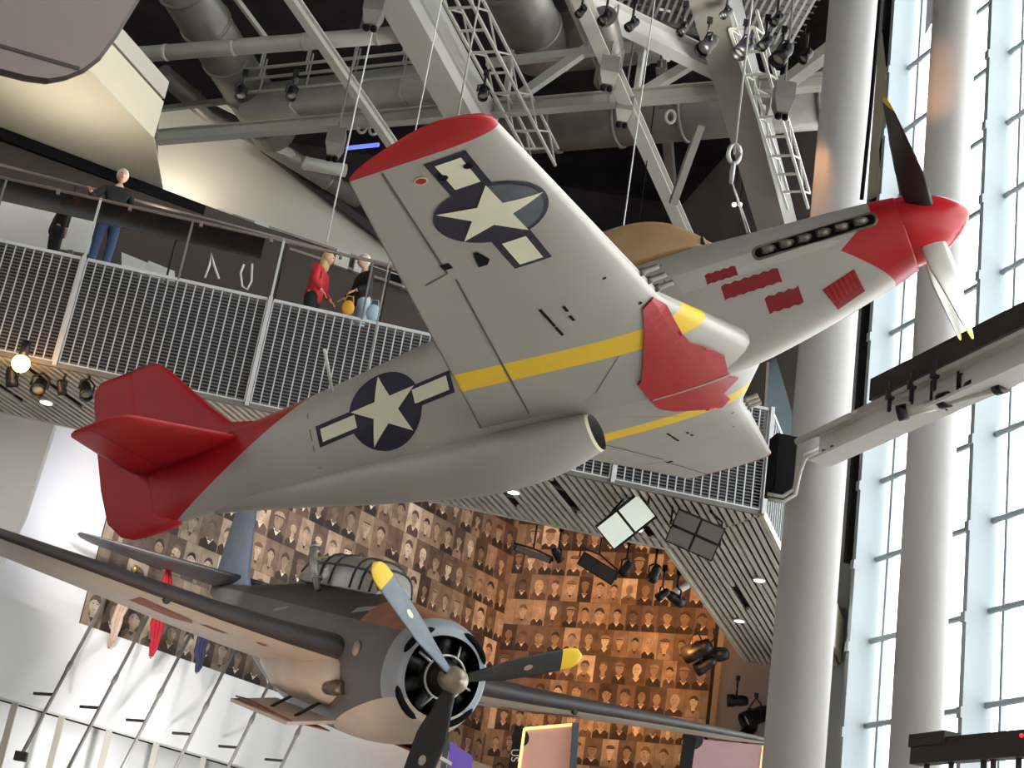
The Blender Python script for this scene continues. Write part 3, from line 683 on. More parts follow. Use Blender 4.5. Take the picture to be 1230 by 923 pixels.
for i, s_ in enumerate(ps):
    p = A0 + BD * s_ - BN * .03; g = G()
    g.beam(V((p.x, p.y, ZB + .02)) - O, V((p.x, p.y, ZT + .03)) - O, .06, .09, BN)
    if i < 5: g.beam(V((p.x, p.y, ZT)) - O + BN * .03, V((p.x, p.y, 11.9)) - O + BN * .03, .035, .05, BN)
    g.build('post', 'mesh_bar', rl)
for i in range(len(ps) - 2):                      # half-way slim uprights of the glass guard
    p = A0 + BD * (ps[i] + ds / 2); g = G(); g.beam(V((p.x, p.y, ZT)) - O, V((p.x, p.y, 11.85)) - O, .03, .04, BN); g.build('glass_clamp_post', 'steel_dark', rl)
HL = BL - 1.2
for z, off, r, m in ((11.88, 0, .028, 'taupe'),):
    g = G(); a, b = A0 - O + UP * (z - A0.z + ZB), A0 + BD * HL - O + UP * (z - A0.z + ZB); a = V((A0.x, A0.y, z)) - O; e = A0 + BD * HL; b = V((e.x, e.y, z)) - O
    g.tube([a, b], r, 8)
    for k in range(12):
        p = lerp(a, b, (k + .5) / 12); g.beam(p - UP * .08, p + UP * .01, .05, .08, BN)
    g.build('handrail', m, rl)
g = G(); e = WP(318, 290, A0, BN); g.beam(V((A0.x, A0.y, 11.68)) - O, V((e.x, e.y, 11.68)) - O, .012, .36); g.build('glass_band', 'guard_glass', rl)
# second handrail further back
rl2 = thing('handrail', 'brown handrail behind the glass guard, higher than the front rail on the left', 'handrail', V((A0.x, A0.y, 11.9)))
a, b = WP(0, 198, A0 + BN * .8, BN), WP(336, 286, A0 + BN * .8, BN); a2 = lerp(a, b, -.3); b2 = lerp(a, b, 1.6)
g = G(); g.tube([a2 - rl2.location, b2 - rl2.location], .025, 8); g.build('rail', 'taupe', rl2)
for k in range(5):
    p = lerp(a2, b2, (k + .5) / 5) - rl2.location; g = G(); g.beam(p, p - UP * (p.z + rl2.location.z - ZB - DT), .03, .03); g.build('baluster_post', 'taupe_edge', rl2)
# ---- mesh guard of the wing going back on the right, with a glass end
rr = thing('balcony_railing', 'short mesh guard with pale glass end panel beside the front column', 'railing', V((A1.x, A1.y, ZB)))
O2 = V((A1.x, A1.y, ZB))
mesh_panel('mesh_panel', A1 + U * .1, A1 + U * 9, ZB + .08, ZT, rr, O2, .2, .08)
g = G(); p = A1 + U * .05; g.beam(V((p.x, p.y, ZB)) - O2, V((p.x, p.y, ZT + .05)) - O2, .05, .08); g.build('post', 'mesh_bar', rr)
gp = [WP(*q, A1 + U * 1.2 + BN * .5, BN) for q in ((921, 437), (932, 428), (957, 515), (957, 560), (921, 560))]
g = G(); g.prism([p - O2 for p in gp], BN * .02); g.build('glass_panel', 'teal_glass', rr)
g = G(); g.beam(WP(922, 436, A1 + U * 1.2 + BN * .5, BN) - O2, WP(915, 560, A1 + U * 1.2 + BN * .5, BN) - O2, .05, .05, BN); g.build('glass_frame', 'steel_dark', rr)
# ---- walls behind the balcony
ZS = 14.0
B0, B1 = WZ(0, 155, ZS), WZ(410, 305, ZS); bd = (B1 - B0).normalized(); bn = V((-bd.y, bd.x, 0))
B0 = B0 - bd * 4; Bm = WZ(196, 228, ZS)
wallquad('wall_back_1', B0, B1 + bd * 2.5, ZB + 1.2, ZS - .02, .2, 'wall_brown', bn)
# soffit of the floor above: underside and bright fascia
e0, e1 = WZ(115, 92, ZS), WZ(185, 166, ZS); ed = (e1 - e0).normalized()
t_ = (B1 - e0).dot(bn) / ed.dot(bn); eb = e0 + ed * t_; ea = e0 - ed * 9
eb = e1
pl = [V((p.x, p.y, ZS)) for p in (ea, eb, Bm, B0, B0 - ed * 14)]
g = G(); g.prism(pl, UP * .02); struct(g.build('ceiling_2', 'wall_beige'))
fz = .72
g = G(); zf = ZS + .022; g.hexa([V((ea.x, ea.y, zf)), V((eb.x, eb.y, zf)), V((eb.x, eb.y, zf)) - Vd * .3, V((ea.x, ea.y, zf)) - Vd * .3] + [V((p.x, p.y, ZS + fz)) for p in (ea, eb)] + [V((p.x, p.y, ZS + fz)) - Vd * .3 for p in (eb, ea)]); struct(g.build('trim_3', 'wall_beige'))
g = G(); g.hexa([V((ea.x, ea.y, ZS + fz + .06)), V((eb.x, eb.y, ZS + fz + .06)), V((eb.x, eb.y, ZS + fz + .06)) - Vd * .3, V((ea.x, ea.y, ZS + fz + .06)) - Vd * .3] + [V((p.x, p.y, ZS + fz + .4)) for p in (ea, eb)] + [V((p.x, p.y, ZS + fz + .4)) - Vd * .3 for p in (eb, ea)]); struct(g.build('trim_4', 'wall_warm'))
# black edge beam with clamps
g = G(); a = B0 + UP * .0; c1 = WZ(262, 258, ZS); g.beam(V((a.x, a.y, ZS - .12)) - bn * .1, V((c1.x, c1.y, ZS - .12)) - bn * .1, .25, .2); struct(g.build('trim_6', 'black'))
tr_ = thing('track_beam', 'slim steel track beam with black inserts continuing from the black edge', 'beam', c1)
g = G(); q1 = B1 + bd * 1.5; 
for zz in (.02, -.26): g.beam(V((c1.x, c1.y, ZS + zz)) - c1 - bn * .1, V((q1.x, q1.y, ZS + zz)) - c1 - bn * .1, .1, .05)
g.build('rail', 'taupe', tr_)
for t in (0.02, .2, .62, .72, .98):
    p = lerp(c1, q1, t) - c1 - bn * .1; g = G(); g.box(p + UP * -.12, .28, .12, .34, bd, bn, UP); g.build('clamp', 'steel_paint', tr_)
for t0, t1 in ((.25, .58), (.75, .95)):
    g = G(); g.beam(lerp(c1, q1, t0) - c1 - UP * .12, lerp(c1, q1, t1) - c1 - UP * .12, .06, .2); g.build('insert', 'black', tr_)
# ---- great walls beyond: portrait walls
hl = hd(38); nl = V((hl.y, -hl.x, 0)); P0 = W(190, 780, 31.5)
PL0 = WP(94, 752, P0, nl); PLc = WP(612, 700, P0, nl)
hr = -hd(-65); nr = V((hr.y, -hr.x, 0))
if nr.y > 0: nr = -nr
if nl.y > 0: nl = -nl
Cn = V((PLc.x, PLc.y, 0)); Lf = V((PL0.x, PL0.y, 0)); e = WP(850, 850, PLc, nr); Rf = V((e.x, e.y, 0))
zlow = PL0.z
def bigwall(name, a, b, z0, z1, m, n): return wallquad(name, a, b, z0, z1, .3, m, -n)
g = G(); g.prism([Lf + UP * zlow, Cn + UP * zlow, Cn + UP * 17.4, Lf + UP * 12.5], -nl * .3); struct(g.build('wall_left', 'wall_brown'))
bigwall('wall_right', Cn, Rf, 0, 17.4, 'wall_brown', nr)
def portraits(name, label, a, b, z0, z1, n, rowh, seed, group=None, zl=None):
    rnd = random.Random(seed); L = (b - a).length; d = (b - a) / L; g = G(); z = z0
    base = V((a.x, a.y, z0))
    def P(s, t, o): return V((a.x, a.y, 0)) + d * s + UP * t + n * o - base
    def el(cx, cz, rx, rz, o, m, k=10): g.poly([P(cx + rx * math.cos(2 * PI * i / k), cz + rz * math.sin(2 * PI * i / k), o) for i in range(k)], m)
    while z < z1:
        h = min(rowh, z1 - z); s = -rnd.random() * .3
        while s < L:
            w = rowh * rnd.choice((.55, .6, .62, .66, .7)); s1 = min(L, s + w); sa = max(0, s)
            if s1 - sa > .05 and (zl is None or z + h < lerp(zl, z1, sa / L)):
                bg = rnd.choice((1, 2, 2, 3, 3, 9, 5, 2, 0, 5, 3, 6, 9)); g.poly([P(sa + .003, z + .003, .01), P(s1 - .003, z + .003, .01), P(s1 - .003, z + h - .003, .01), P(sa + .003, z + h - .003, .01)], bg)
                if s1 - sa > w * .8 and h > rowh * .9:
                    c = (sa + s1) / 2 + rnd.uniform(-.06, .06) * w; dk = rnd.choice((7, 7, 6, 6, 5, 8, 3, 2)); fc = rnd.choice((0, 9, 1, 1, 9, 2)); 
                    if fc == bg: fc = 1 if bg != 1 else 0
                    dim = rnd.random() < .35
                    if dim: fc = rnd.choice((3, 2, 3, 5)); dk = 8; g.m[-1] = rnd.choice((6, 5, 7))
                    hw = w * rnd.uniform(.38, .5); sh = h * rnd.uniform(.26, .34); hc = z + h * rnd.uniform(.55, .60); hr_ = w * rnd.uniform(.22, .27)
                    x0, x1 = max(sa + .005, c - hw), min(s1 - .005, c + hw)
                    g.poly([P(x0, z + .004, .016), P(x1, z + .004, .016), P(x1, z + sh * .62, .016), P(lerp(c, x1, .6), z + sh * .92, .016), P(c, z + sh * 1.05, .016), P(lerp(c, x0, .6), z + sh * .92, .016), P(x0, z + sh * .62, .016)], dk)
                    g.poly([P(c - hr_ * .8, z + sh * 1.02, .02), P(c, z + sh * .45, .02), P(c + hr_ * .8, z + sh * 1.02, .02)], 4 if dk > 5 else 7)
                    g.poly([P(c - hr_ * .5, z + sh * .8, .021), P(c + hr_ * .5, z + sh * .8, .021), P(c + hr_ * .5, hc, .021), P(c - hr_ * .5, hc, .021)], fc)
                    el(c, hc, hr_, hr_ * 1.32, .024, fc, 12)
                    k = rnd.random(); hcol = rnd.choice((8, 7, 7, 6, 5))
                    if k < .62:
                        a0 = rnd.uniform(-.25, .1); a1 = PI - rnd.uniform(-.25, .1); e0_ = rnd.uniform(.3, .5)
                        g.poly([P(c + hr_ * 1.1 * math.cos(lerp(a0, a1, i / 9)), hc + hr_ * .2 + hr_ * 1.3 * math.sin(lerp(a0, a1, i / 9)), .028) for i in range(10)] + [P(c - hr_ * .6, hc + hr_ * (e0_ + .25), .028), P(c, hc + hr_ * (e0_ + .4), .028), P(c + hr_ * .62, hc + hr_ * e0_, .028)], hcol)
                    elif k < .82:
                        g.poly([P(c + hr_ * 1.25 * math.cos(PI * i / 7), hc + hr_ * .62 + hr_ * .85 * math.sin(PI * i / 7), .028) for i in range(8)], rnd.choice((3, 5, 2, 6)))
                        g.poly([P(c - hr_ * .95, hc + hr_ * .5, .03), P(c + hr_ * .95, hc + hr_ * .5, .03), P(c + hr_ * 1.0, hc + hr_ * .72, .03), P(c - hr_ * 1.0, hc + hr_ * .72, .03)], hcol)
                    for sx in (-1, 1): el(c + sx * hr_ * .4, hc + hr_ * .18, hr_ * .17, hr_ * .1, .03, 6, 6)
                    g.poly([P(c - hr_ * .35, hc - hr_ * .62, .03), P(c + hr_ * .35, hc - hr_ * .62, .03), P(c + hr_ * .25, hc - hr_ * .72, .03), P(c - hr_ * .25, hc - hr_ * .72, .03)], 3)
            s += w
        z += rowh
    o = g.build(name, ['print_tone_%d' % i for i in range(10)], fixn=False); o.location = base
    return tag(o, label, 'mural', group)
portraits('portrait_mural', 'wall of sepia portrait photographs behind the bomber tail and cockpit', Lf + nl * .02, Cn + nl * .02, zlow + .02, 17.2, nl, .80, 3, None, 12.4)
portraits('portrait_mural', 'orange-lit wall of portrait photographs behind the yellow-tipped propeller blade', Cn + nr * .02, Rf + nr * .02, 3.0, 17.2, nr, .70, 5)
# grey return wall right of the portraits, dark wall beyond
g2 = Rf + hr * 1.2 - nr * .6
wallquad('wall_right_2', Rf - nr * .3, g2, 0, 12.5, .3, 'wall_grey', -nr)
# left white wall: upper slab carries on left of the portraits, lower white band in front
Lw = Lf - hl * 9
bigwall('wall_left_2', Lw, Lf, zlow, 13, 'wall_white', nl)
q = nl * 1.0
bigwall('wall_left_3', Lw + nl * .35, Cn + nl * .35, zlow - 1.75, zlow - .02, 'wall_white', nl)
bigwall('wall_left_4', Lw - nl * .5, Cn - nl * .5, 0, zlow - 1.7, 'wall_white', nl)
wallquad('wall_back_3', V((-26, 46, 0)), V((5.2, 46, 0)), 0, ROOF, .3, 'roof_dark', V((0, 1, 0)))
wallquad('wall_back_4', V((-24, -13, 0)), V((22, -13, 0)), 0, ROOF, .3, 'wall_white', V((0, -1, 0)))
wallquad('wall_left_5', V((-24, -13, 0)), V((-24, 46, 0)), 0, ROOF, .3, 'wall_white', V((-1, 0, 0)))
# grey leaning wall edge at far left under the balcony
pg = [WP(*q_, R0, BN) for q_ in ((-60, 480), (66, 508), (30, 618), (-10, 700), (-60, 700))]
g = G(); g.prism(pg, BN * .3); struct(g.build('wall_left_6', 'wall_white'))
# ---- columns
def column(px, py, d, dia, label):
    p = W(px, py, d); g = G(); g.lathe([(dia / 2, 0), (dia / 2, ROOF)], (0, 0, 0), (0, 0, 1), 48)
    o = g.build('column', 'column_paint'); o.location = (p.x, p.y, 0)
    return struct(o, label), p
c1_, C1 = column(990, 460, 22.6, .83, 'white round column nearest the hanging fighter')
c2_, C2 = column(1123, 460, 25.2, .77, 'white round column in front of the glazing')
# ---- glazed wall
wh = hd(-18.2); WN = V((-wh.y, wh.x, 0))
Wp = W(1193, 629, 29.0)
if WN.x > 0: WN = -WN                              # into the room
def wpt(px, py): return WP(px, py, Wp, WN)
zt0 = wpt(1212, 623).z; zt1 = wpt(1212, 135).z; zstep = (zt1 - zt0) / 5.2
zs_ = [zt0 + zstep * k for k in range(-7, 8)]
mA = wpt(1197, 600); mB = wpt(1061, 600); bay = wh.dot(mB - mA)
win = bpy.data.objects.new('window_1', None); COL.objects.link(win); win['kind'] = 'structure'; win.location = (mA.x, mA.y, 0)
WO = V((mA.x, mA.y, 0))
for k in range(-12, 2):
    p = V((mA.x, mA.y, 0)) + wh * (bay * k)
    g = G(); g.beam(p + WN * .3 - WO, p + WN * .3 + UP * ROOF - WO, .12, .62, WN)
    for z in zs_:
        if z > .3: g.box(p + WN * .63 + UP * (z - .22) - WO, .04, .13, .2, WN, wh, UP)
    g.build('mullion', 'mullion_paint', win)
    if k < 1:
        for t in (.06, .90):
            q_ = p + wh * (bay * t); g = G(); g.beam(q_ - WO, q_ + UP * ROOF - WO, .07, .12, WN); g.build('frame_bar', 'mullion_paint', win)
        g = G(); a = p - WO - WN * .05; b = p + wh * bay - WO - WN * .05
        g.poly([a, b, b + UP * ROOF, a + UP * ROOF]); g.build('pane', 'pane', win, fixn=False)
for z in zs_:
    if z < .2: continue
    a = WO + wh * (bay * -12); b = WO + wh * (bay * 1); g = G()
    g.tube([a + WN * .10 + UP * z - WO, b + WN * .10 + UP * z - WO], .06, 10)
    g.build('transom', 'mullion_paint', win)
g = G(); a, b = WO + wh * (bay * -12) - WN * .3, WO + wh * bay - WN * .3
g.prism([V((-24.3, -13.3, ROOF)), V((a.x, -13.3, ROOF)), V((a.x, a.y, ROOF)), V((b.x, b.y, ROOF)), V((b.x + 1, b.y + .1, ROOF)), V((b.x + 1, 46.5, ROOF)), V((-24.3, 46.5, ROOF))], UP * .4); struct(g.build('ceiling', 'roof_dark'))
# return wall beyond the glazing with dark slots
pe = WO + wh * (bay * 1.0)
wallquad('wall_right_4', pe + wh * .1, pe + wh * 1.6 , 0, ROOF, .3, 'mullion_paint', -WN)
wallquad('wall_right_5', pe + wh * 1.6, V((4.7, 46, 0)), 0, ROOF, .3, 'wall_grey', -WN)
ds_ = pe + wh * .9 + WN * .1
g = G(); g.beam(ds_ + UP * 11.2, ds_ + UP * ROOF, .12, .34, WN); struct(g.build('trim_7', 'dark_trim'))
g = G(); pp_ = [WP(*q_, ds_ + WN * .3, WN) for q_ in ((1045, 240), (1047, 120), (1060, 40), (1068, 116), (1056, 180), (1058, 234))]; g.prism(pp_, WN * .05); struct(g.build('trim_8', 'wall_beige'))
# outer fascia of the balcony wing, seen past the column
a, b = A1 + U * 6 + Vd * .1, A1 + U * 14 + Vd * .1
g = G(); g.beam(V((a.x, a.y, ZB + .5)), V((b.x, b.y, ZB + .5)), .06, .9); struct(g.build('trim_9', 'wall_beige'))

# ================================================================== ROOF STEEL AND SERVICES
ZR = 18.0
def member(name, pts, w, h, m, label, cat='beam', group=None, kind='beam', z=None):
    o = None
    p0, p1 = pts; g = G()
    if kind == 'i': g.ibeam(p0 - p0, p1 - p0, w, h, .035)
    else: g.beam(p0 - p0, p1 - p0, w, h)
    o = g.build(name, m); o.location = p0; return tag(o, label, cat, group)
def ext(p, q, a, b): d = (q - p); return p - d * a, q + d * b
# big truss across the hall
tA, tB = WZ(190, 165, ZR), WZ(930, 108, ZR); td = (tB - tA).normalized(); tn = V((-td.y, td.x, 0))
trs = thing('roof_truss', 'long pale steel truss crossing the hall just above the red wing tip', 'truss', tA)
W2O = bn.dot(tA - B1) + 1.4
# wall to the right of the soffit, with a sloping top
wp = [WP(*q, B1 + bn * W2O, bn) for q in ((188, 252), (191, 128), (288, 117), (312, 168), (430, 258), (560, 352), (560, 395))]
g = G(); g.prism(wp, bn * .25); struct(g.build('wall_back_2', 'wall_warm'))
g = G(); g.beam(WP(312, 174, B1 + bn * (W2O - .2), bn), WP(560, 362, B1 + bn * (W2O - .2), bn), .12, .2); struct(g.build('trim_5', 'dark_trim'))
def tp_(px, py): return WP(px, py, tA, tn)
g = G(); g.ibeam(V(), WZ(992, 98, ZR) - tA, .22, .30, .03); g.build('bottom_chord', 'steel_paint', trs)
a, b = tp_(585, 76), tp_(800, 52); g = G(); g.beam(a - tA, b - tA, .12, .18, UP); g.build('top_chord', 'steel_paint', trs)
a, b = tp_(185, 132), tp_(300, 118); g = G(); g.beam(a - tA, b - tA, .1, .12, UP); g.build('top_chord', 'steel_dark', trs)
for (p, q_, w) in (((602, 131), (718, 50), .2), ((606, 128), (616, 62), .1), ((762, 118), (838, 72), .2), ((764, 116), (774, 50), .1), ((618, 120), (622, 122), .3)):
    a, b = tp_(*p), tp_(*q_); g = G(); g.beam(a - tA, b - tA, w, .14, tn); g.build('web_member', 'steel_paint', trs)
for px_, py_ in ((602, 128), (763, 117)):
    a = tp_(px_, py_); g = G(); g.box(a - tA - tn * .02, .55, .03, .4, td, tn, UP); g.build('gusset_plate', 'steel_paint', trs)
for px_, py_ in ((436, 148), (450, 150), (806, 135)):
    a = tp_(px_, py_); g = G(); g.tube([a - tA + V((.09 * math.cos(t), 0, .14 * math.sin(t) - .1)) for t in [2 * PI * k / 12 for k in range(13)]], .03, 6); g.build('hanger_hook', 'steel_paint', trs)
# members running away from the camera
def umember(name, pa, pb, z, w, h, m, label, kind='beam', cat='beam', far=.15, near=.3, group=None):
    p, q_ = WZ(*pa, z), WZ(*pb, z); p, q_ = ext(p, q_, near, far); return member(name, (p, q_), w, h, m, label, cat, group, kind)
umember('roof_girder', (490, 0), (562, 130), 17.8, .62, .9, 'steel_paint', 'wide pale box girder running down to the red wing tip', cat='girder', far=.0)
umember('roof_girder', (876, 60), (928, 250), 17.8, .62, .9, 'steel_dark', 'grey box girder coming down behind the nose cable', cat='girder', far=.25, near=.6)
umember('girder_flange', (513, 0), (590, 142), 17.9, .16, .5, 'steel_paint', 'bright narrow flange beam beside the wide box girder', cat='beam', far=.05)
umember('roof_beam', (352, 0), (466, 166), 17.2, .17, .22, 'steel_paint', 'slim pale beam crossing the left truss diagonally', kind='i', near=.4)
umember('roof_beam', (703, 10), (822, 278), 17.4, .26, .24, 'steel_paint', 'long twin-flanged beam running down to the fighter canopy', kind='i', near=.1, far=.05)
umember('roof_beam', (797, 112), (806, 215), 19.4, .2, .22, 'steel_dark', 'darker short beam right of the long twin-flanged beam', kind='i')
umember('roof_beam', (285, 0), (318, 44), 18.3, .07, .1, 'steel_paint', 'thin pale rod beam near the top left ducts')
umember('roof_beam', (682, 0), (702, 46), 17.6, .06, .1, 'steel_paint', 'thin pale rod beam left of the bright lit beam')
# braces hanging off the beams
member('roof_brace', (W(808, 245, 29.5), W(842, 150, 29)), .14, .14, 'steel_dark', 'dark brace rising from the end of the long twin-flanged beam')
# bright beam towards the column, node plate, and two more
n0 = WZ(928, 112, ZR)
member('lit_beam', (WZ(690, -4, ZR), n0), .30, .42, 'white_paint', 'bright white beam running down to the node left of the column', kind='i')
member('node_beam', (n0, W(1000, 58, 27.2)), .22, .24, 'steel_paint', 'pale beam rising from the node to the column')
o = member('node_plate', (n0 + UP * .35, n0 - UP * .5), .12, .5, 'white_paint', 'white plate at the node of the bright beam', 'plate')
# lattice cable trays
def ladder(pa, pb, z, w, h, label, near=.3, far=.1):
    p, q_ = WZ(*pa, z), WZ(*pb, z); p, q_ = ext(p, q_, near, far); d = (q_ - p).normalized(); sd = d.cross(UP); L = (q_ - p).length
    o = thing('lattice_tray', label, 'cable tray', p)
    for sx in (-1, 1):
        for sz in (0, 1):
            g = G(); g.beam(sd * (w / 2 * sx) + UP * h * sz, d * L + sd * (w / 2 * sx) + UP * h * sz, .05, .05); g.build('rail', 'steel_paint', o)
    n = int(L / .62); g = G(); r = G()
    for k in range(n):
        a, b = d * (L * k / n), d * (L * (k + 1) / n)
        r.beam(a - sd * w / 2, a + sd * w / 2, .04, .04)
        for sx in (-1, 1):
            r.beam(a + sd * (w / 2 * sx), b + sd * (w / 2 * sx) + UP * h if k % 2 == 0 else b + sd * (w / 2 * sx), .03, .03) if k % 2 == 0 else r.beam(a + sd * (w / 2 * sx) + UP * h, b + sd * (w / 2 * sx), .03, .03)
    r.build('lattice', 'steel_paint', o)
ladder((548, 0), (622, 140), 17.6, .5, .4, 'pale lattice cable tray beside the wide box girder', far=.5)
ladder((918, 120), (955, 240), 17.2, .42, .35, 'pale lattice cable tray beside the grey box girder', near=.6)
# ducts
def duct(pts, r, m, label, ribs=0, n=20):
    o = thing('air_duct', label, 'duct', pts[0]); g = G(); p = [q_ - pts[0] for q_ in pts]; g.tube(p, r, n); g.build('pipe', m, o)
    L = sum((b - a).length for a, b in zip(p, p[1:]))
    for k in range(ribs):
        t = (k + .5) / ribs * L
        for a, b in zip(p, p[1:]):
            l = (b - a).length
            if t <= l: c = lerp(a, b, t / l); d = (b - a).normalized(); break
            t -= l
        g = G(); g.lathe([(r * 1.0, -.04), (r * 1.07, -.03), (r * 1.07, .03), (r * 1.0, .04)], c, d, n); g.build('collar', m, o)
    return o
duct([WZ(205, -40, 19), WZ(268, 62, 19), WZ(330, 160, 19)], .52, 'duct_metal', 'big ribbed grey duct at the top left', 5)
duct([WZ(590, -60, 20), WZ(632, 20, 20), WZ(650, 62, 20)], .62, 'duct_metal', 'fat dark duct coming down at the top centre', 2)
duct([WZ(640, 55, 20.4), WZ(800, 38, 20.4)], .62, 'duct_metal', 'fat dark duct crossing right at the top centre', 3)
duct([WZ(560, 160, 19.5), WZ(1035, 117, 19.5)], .60, 'duct_metal', 'long dark duct running behind the truss', 6)
duct([WZ(160, 66, 17.6), WZ(500, 40, 17.6)], .16, 'duct_light', 'pale pipe crossing the upper left', 4, 14)
duct([WZ(195, 88, 19), WZ(250, 135, 19), WZ(300, 160, 19.0), WZ(430, 240, 19.0)], .22, 'duct_metal', 'grey pipe sloping above the lit back wall', 3, 14)
duct([WZ(330, 175, 19), WZ(360, 195, 19), WZ(415, 205, 18.9)], .16, 'duct_light', 'pale bent pipe left of the red wing tip', 1, 14)
duct([WZ(300, 130, 18.6), WZ(560, 100, 18.6)], .5, 'duct_light', 'broad pale duct behind the slim diagonal beam', 2, 4)
duct([WZ(725, 20, 17.6), WZ(735, 62, 17.6), WZ(728, 100, 17.4)], .24, 'duct_metal', 'short bent pipe hanging left of the bright beam', 1, 14)
# pipe racks
for zz, y0, lab in ((18.6, 84, 'upper slim service pipe above the pale duct'), (18.6, 96, 'middle slim service pipe above the pale duct'), (18.4, 112, 'lower slim service pipe above the pale duct')):
    a, b = WZ(290, y0, zz), WZ(520, y0 - 24, zz); g = G(); g.tube([V(), b - a], .035, 8); o = g.build('service_pipe', 'steel_paint'); o.location = a; tag(o, lab, 'pipe')
    for k in range(4):
        p = lerp(V(), b - a, (k + .4) / 4); g = G(); g.beam(p, p + UP * .8, .03, .05); g.build('hanger', 'steel_paint', o)
# air handling boxes with round nozzles
def unit(px, py, d, s, label):
    p = W(px, py, d); o = thing('sprinkler_box', label, 'vent box', p); g = G()
    g.loft([[V((s * .5 * x, s * .5 * y, z * s)) for x, y in ((-1, -1), (1, -1), (1, 1), (-1, 1))] for z in (1.2, .2)] + [[V((s * .3 * x, s * .3 * y, -.5 * s)) for x, y in ((-1, -1), (1, -1), (1, 1), (-1, 1))]], sm=False); g.build('housing', 'duct_metal', o); g = G(); g.tube([UP * 1.1 * s, UP * (ROOF - p.z)], .02, 6); g.build('hanger', 'steel_dark', o)
    for k in (-1, 1):
        g = G(); g.lathe([(.1 * s, -.75 * s), (.16 * s, -.7 * s), (.16 * s, -.45 * s)], (k * .18 * s, 0, 0), (0, 0, 1), 12); g.build('nozzle', 'black', o)
unit(447, 22, 26, .34, 'grey box with two black nozzles at the top, left of the wide girder')
unit(730, 95, 27, .32, 'grey box with two black nozzles in front of the dark duct')
unit(748, 140, 29, .32, 'grey box with two black nozzles below the truss')
unit(401, 180, 28, .32, 'grey box with two black nozzles left of the red wing tip')
unit(940, 128, 27, .35, 'grey box with two black nozzles under the node plate')
g = G(); a, b = WZ(416, 178, 18.6), WZ(455, 174, 18.6); g.beam(V(), b - a, .05, .08); o = g.build('blue_light_strip', 'blue_glow'); o.location = a; tag(o, 'blue glowing strip light left of the red wing tip', 'light')
# hanging mesh catwalk at the top right
cz = 19.2
k0, k1 = WZ(708, 8, cz), WZ(952, 60, cz); kd = (k1 - k0).normalized(); kn = V((-kd.y, kd.x, 0))
cw = thing('catwalk', 'steel mesh lighting catwalk across the top right corner', 'catwalk', k0)
g = G(); L = (k1 - k0).length
k0b = V()
for i in range(int(L / .14) + 1): g.beam(kd * (.14 * i), kd * (.14 * i) - kn * 3.6, .05, .03, UP, 0)
for j in range(18): g.beam(-kn * (.2 * j + .05), kd * L - kn * (.2 * j + .05), .02, .02, UP, 1)
g.build('grating', ['mesh_bar', 'mesh_wire'], cw, fixn=False)
g = G(); g.beam(V((0, 0, .05)), kd * L + UP * .05, .14, .3); g.build('edge_beam', 'steel_dark', cw)
g = G(); g.box(kd * L / 2 - kn * 1.8 + UP * .35, L, 3.6, .04, kd, kn, UP); g.build('deck_plate', 'taupe', cw)
# spotlights
def spot(p, aim, s, label, group=None, glow=None, name='spotlight', cat='spotlight', hang=.35):
    o = thing(name, label, cat, p, group); aim = V(aim).normalized(); sd = aim.cross(UP).normalized()
    if hang:
        g = G(); g.tube([UP * hang, UP * s * 1.1], .022, 6)
        g.box(UP * hang, .09, .07, .1); g.build('clamp', 'spot_black', o)
    g = G(); g.tube([sd * s * .62 - aim * .0, sd * s * .62 + UP * s * .7, UP * s * 1.1, -sd * s * .62 + UP * s * .7, -sd * s * .62], .018, 6); g.build('yoke', 'spot_black', o)
    g = G(); g.lathe([(.2 * s, -1.05 * s), (.36 * s, -.95 * s), (.46 * s, -.6 * s), (.46 * s, .1 * s), (.54 * s, .2 * s), (.54 * s, .75 * s), (.5 * s, .75 * s), (.44 * s, .35 * s)], (0, 0, 0), aim, 18, c1=False); g.build('housing', 'spot_black', o)
    g = G(); g.lathe([(.45 * s, .34 * s), (.44 * s, .36 * s), (.2 * s, .42 * s), (.02 * s, .44 * s)], (0, 0, 0), aim, 18); g.build('lens', glow or 'lens', o)
    return o
cspots = [(698, 14, .13), (727, 22, .16), (759, 30, .15), (820, 36, .14), (849, 55, .24), (872, 16, .13), (893, 58, .24), (919, 52, .17), (933, 24, .15), (939, 66, .26), (968, 68, .16)]
od = ['first', 'second', 'third', 'fourth', 'fifth', 'sixth', 'seventh', 'eighth', 'ninth', 'tenth', 'eleventh', 'twelfth']
for i, (px, py, s) in enumerate(cspots):
    spot(W(px, py, 25.2), (-.45 - .1 * (i % 3), -.2, -.9), s, 'black stage spotlight under the mesh catwalk, %s from its left end' % od[i], 'spotlights under the catwalk', hang=.5)
for px, py, lab in ((289, 112, 'black spotlight hanging at the left end of the pale duct'), (350, 112, 'black spotlight hanging in front of the pale duct'), (580, 112, 'black spotlight hanging beside the lattice tray above the red wing tip')):
    spot(W(px, py, 25.5), (.1, -.3, -1), .16, lab, hang=.4)
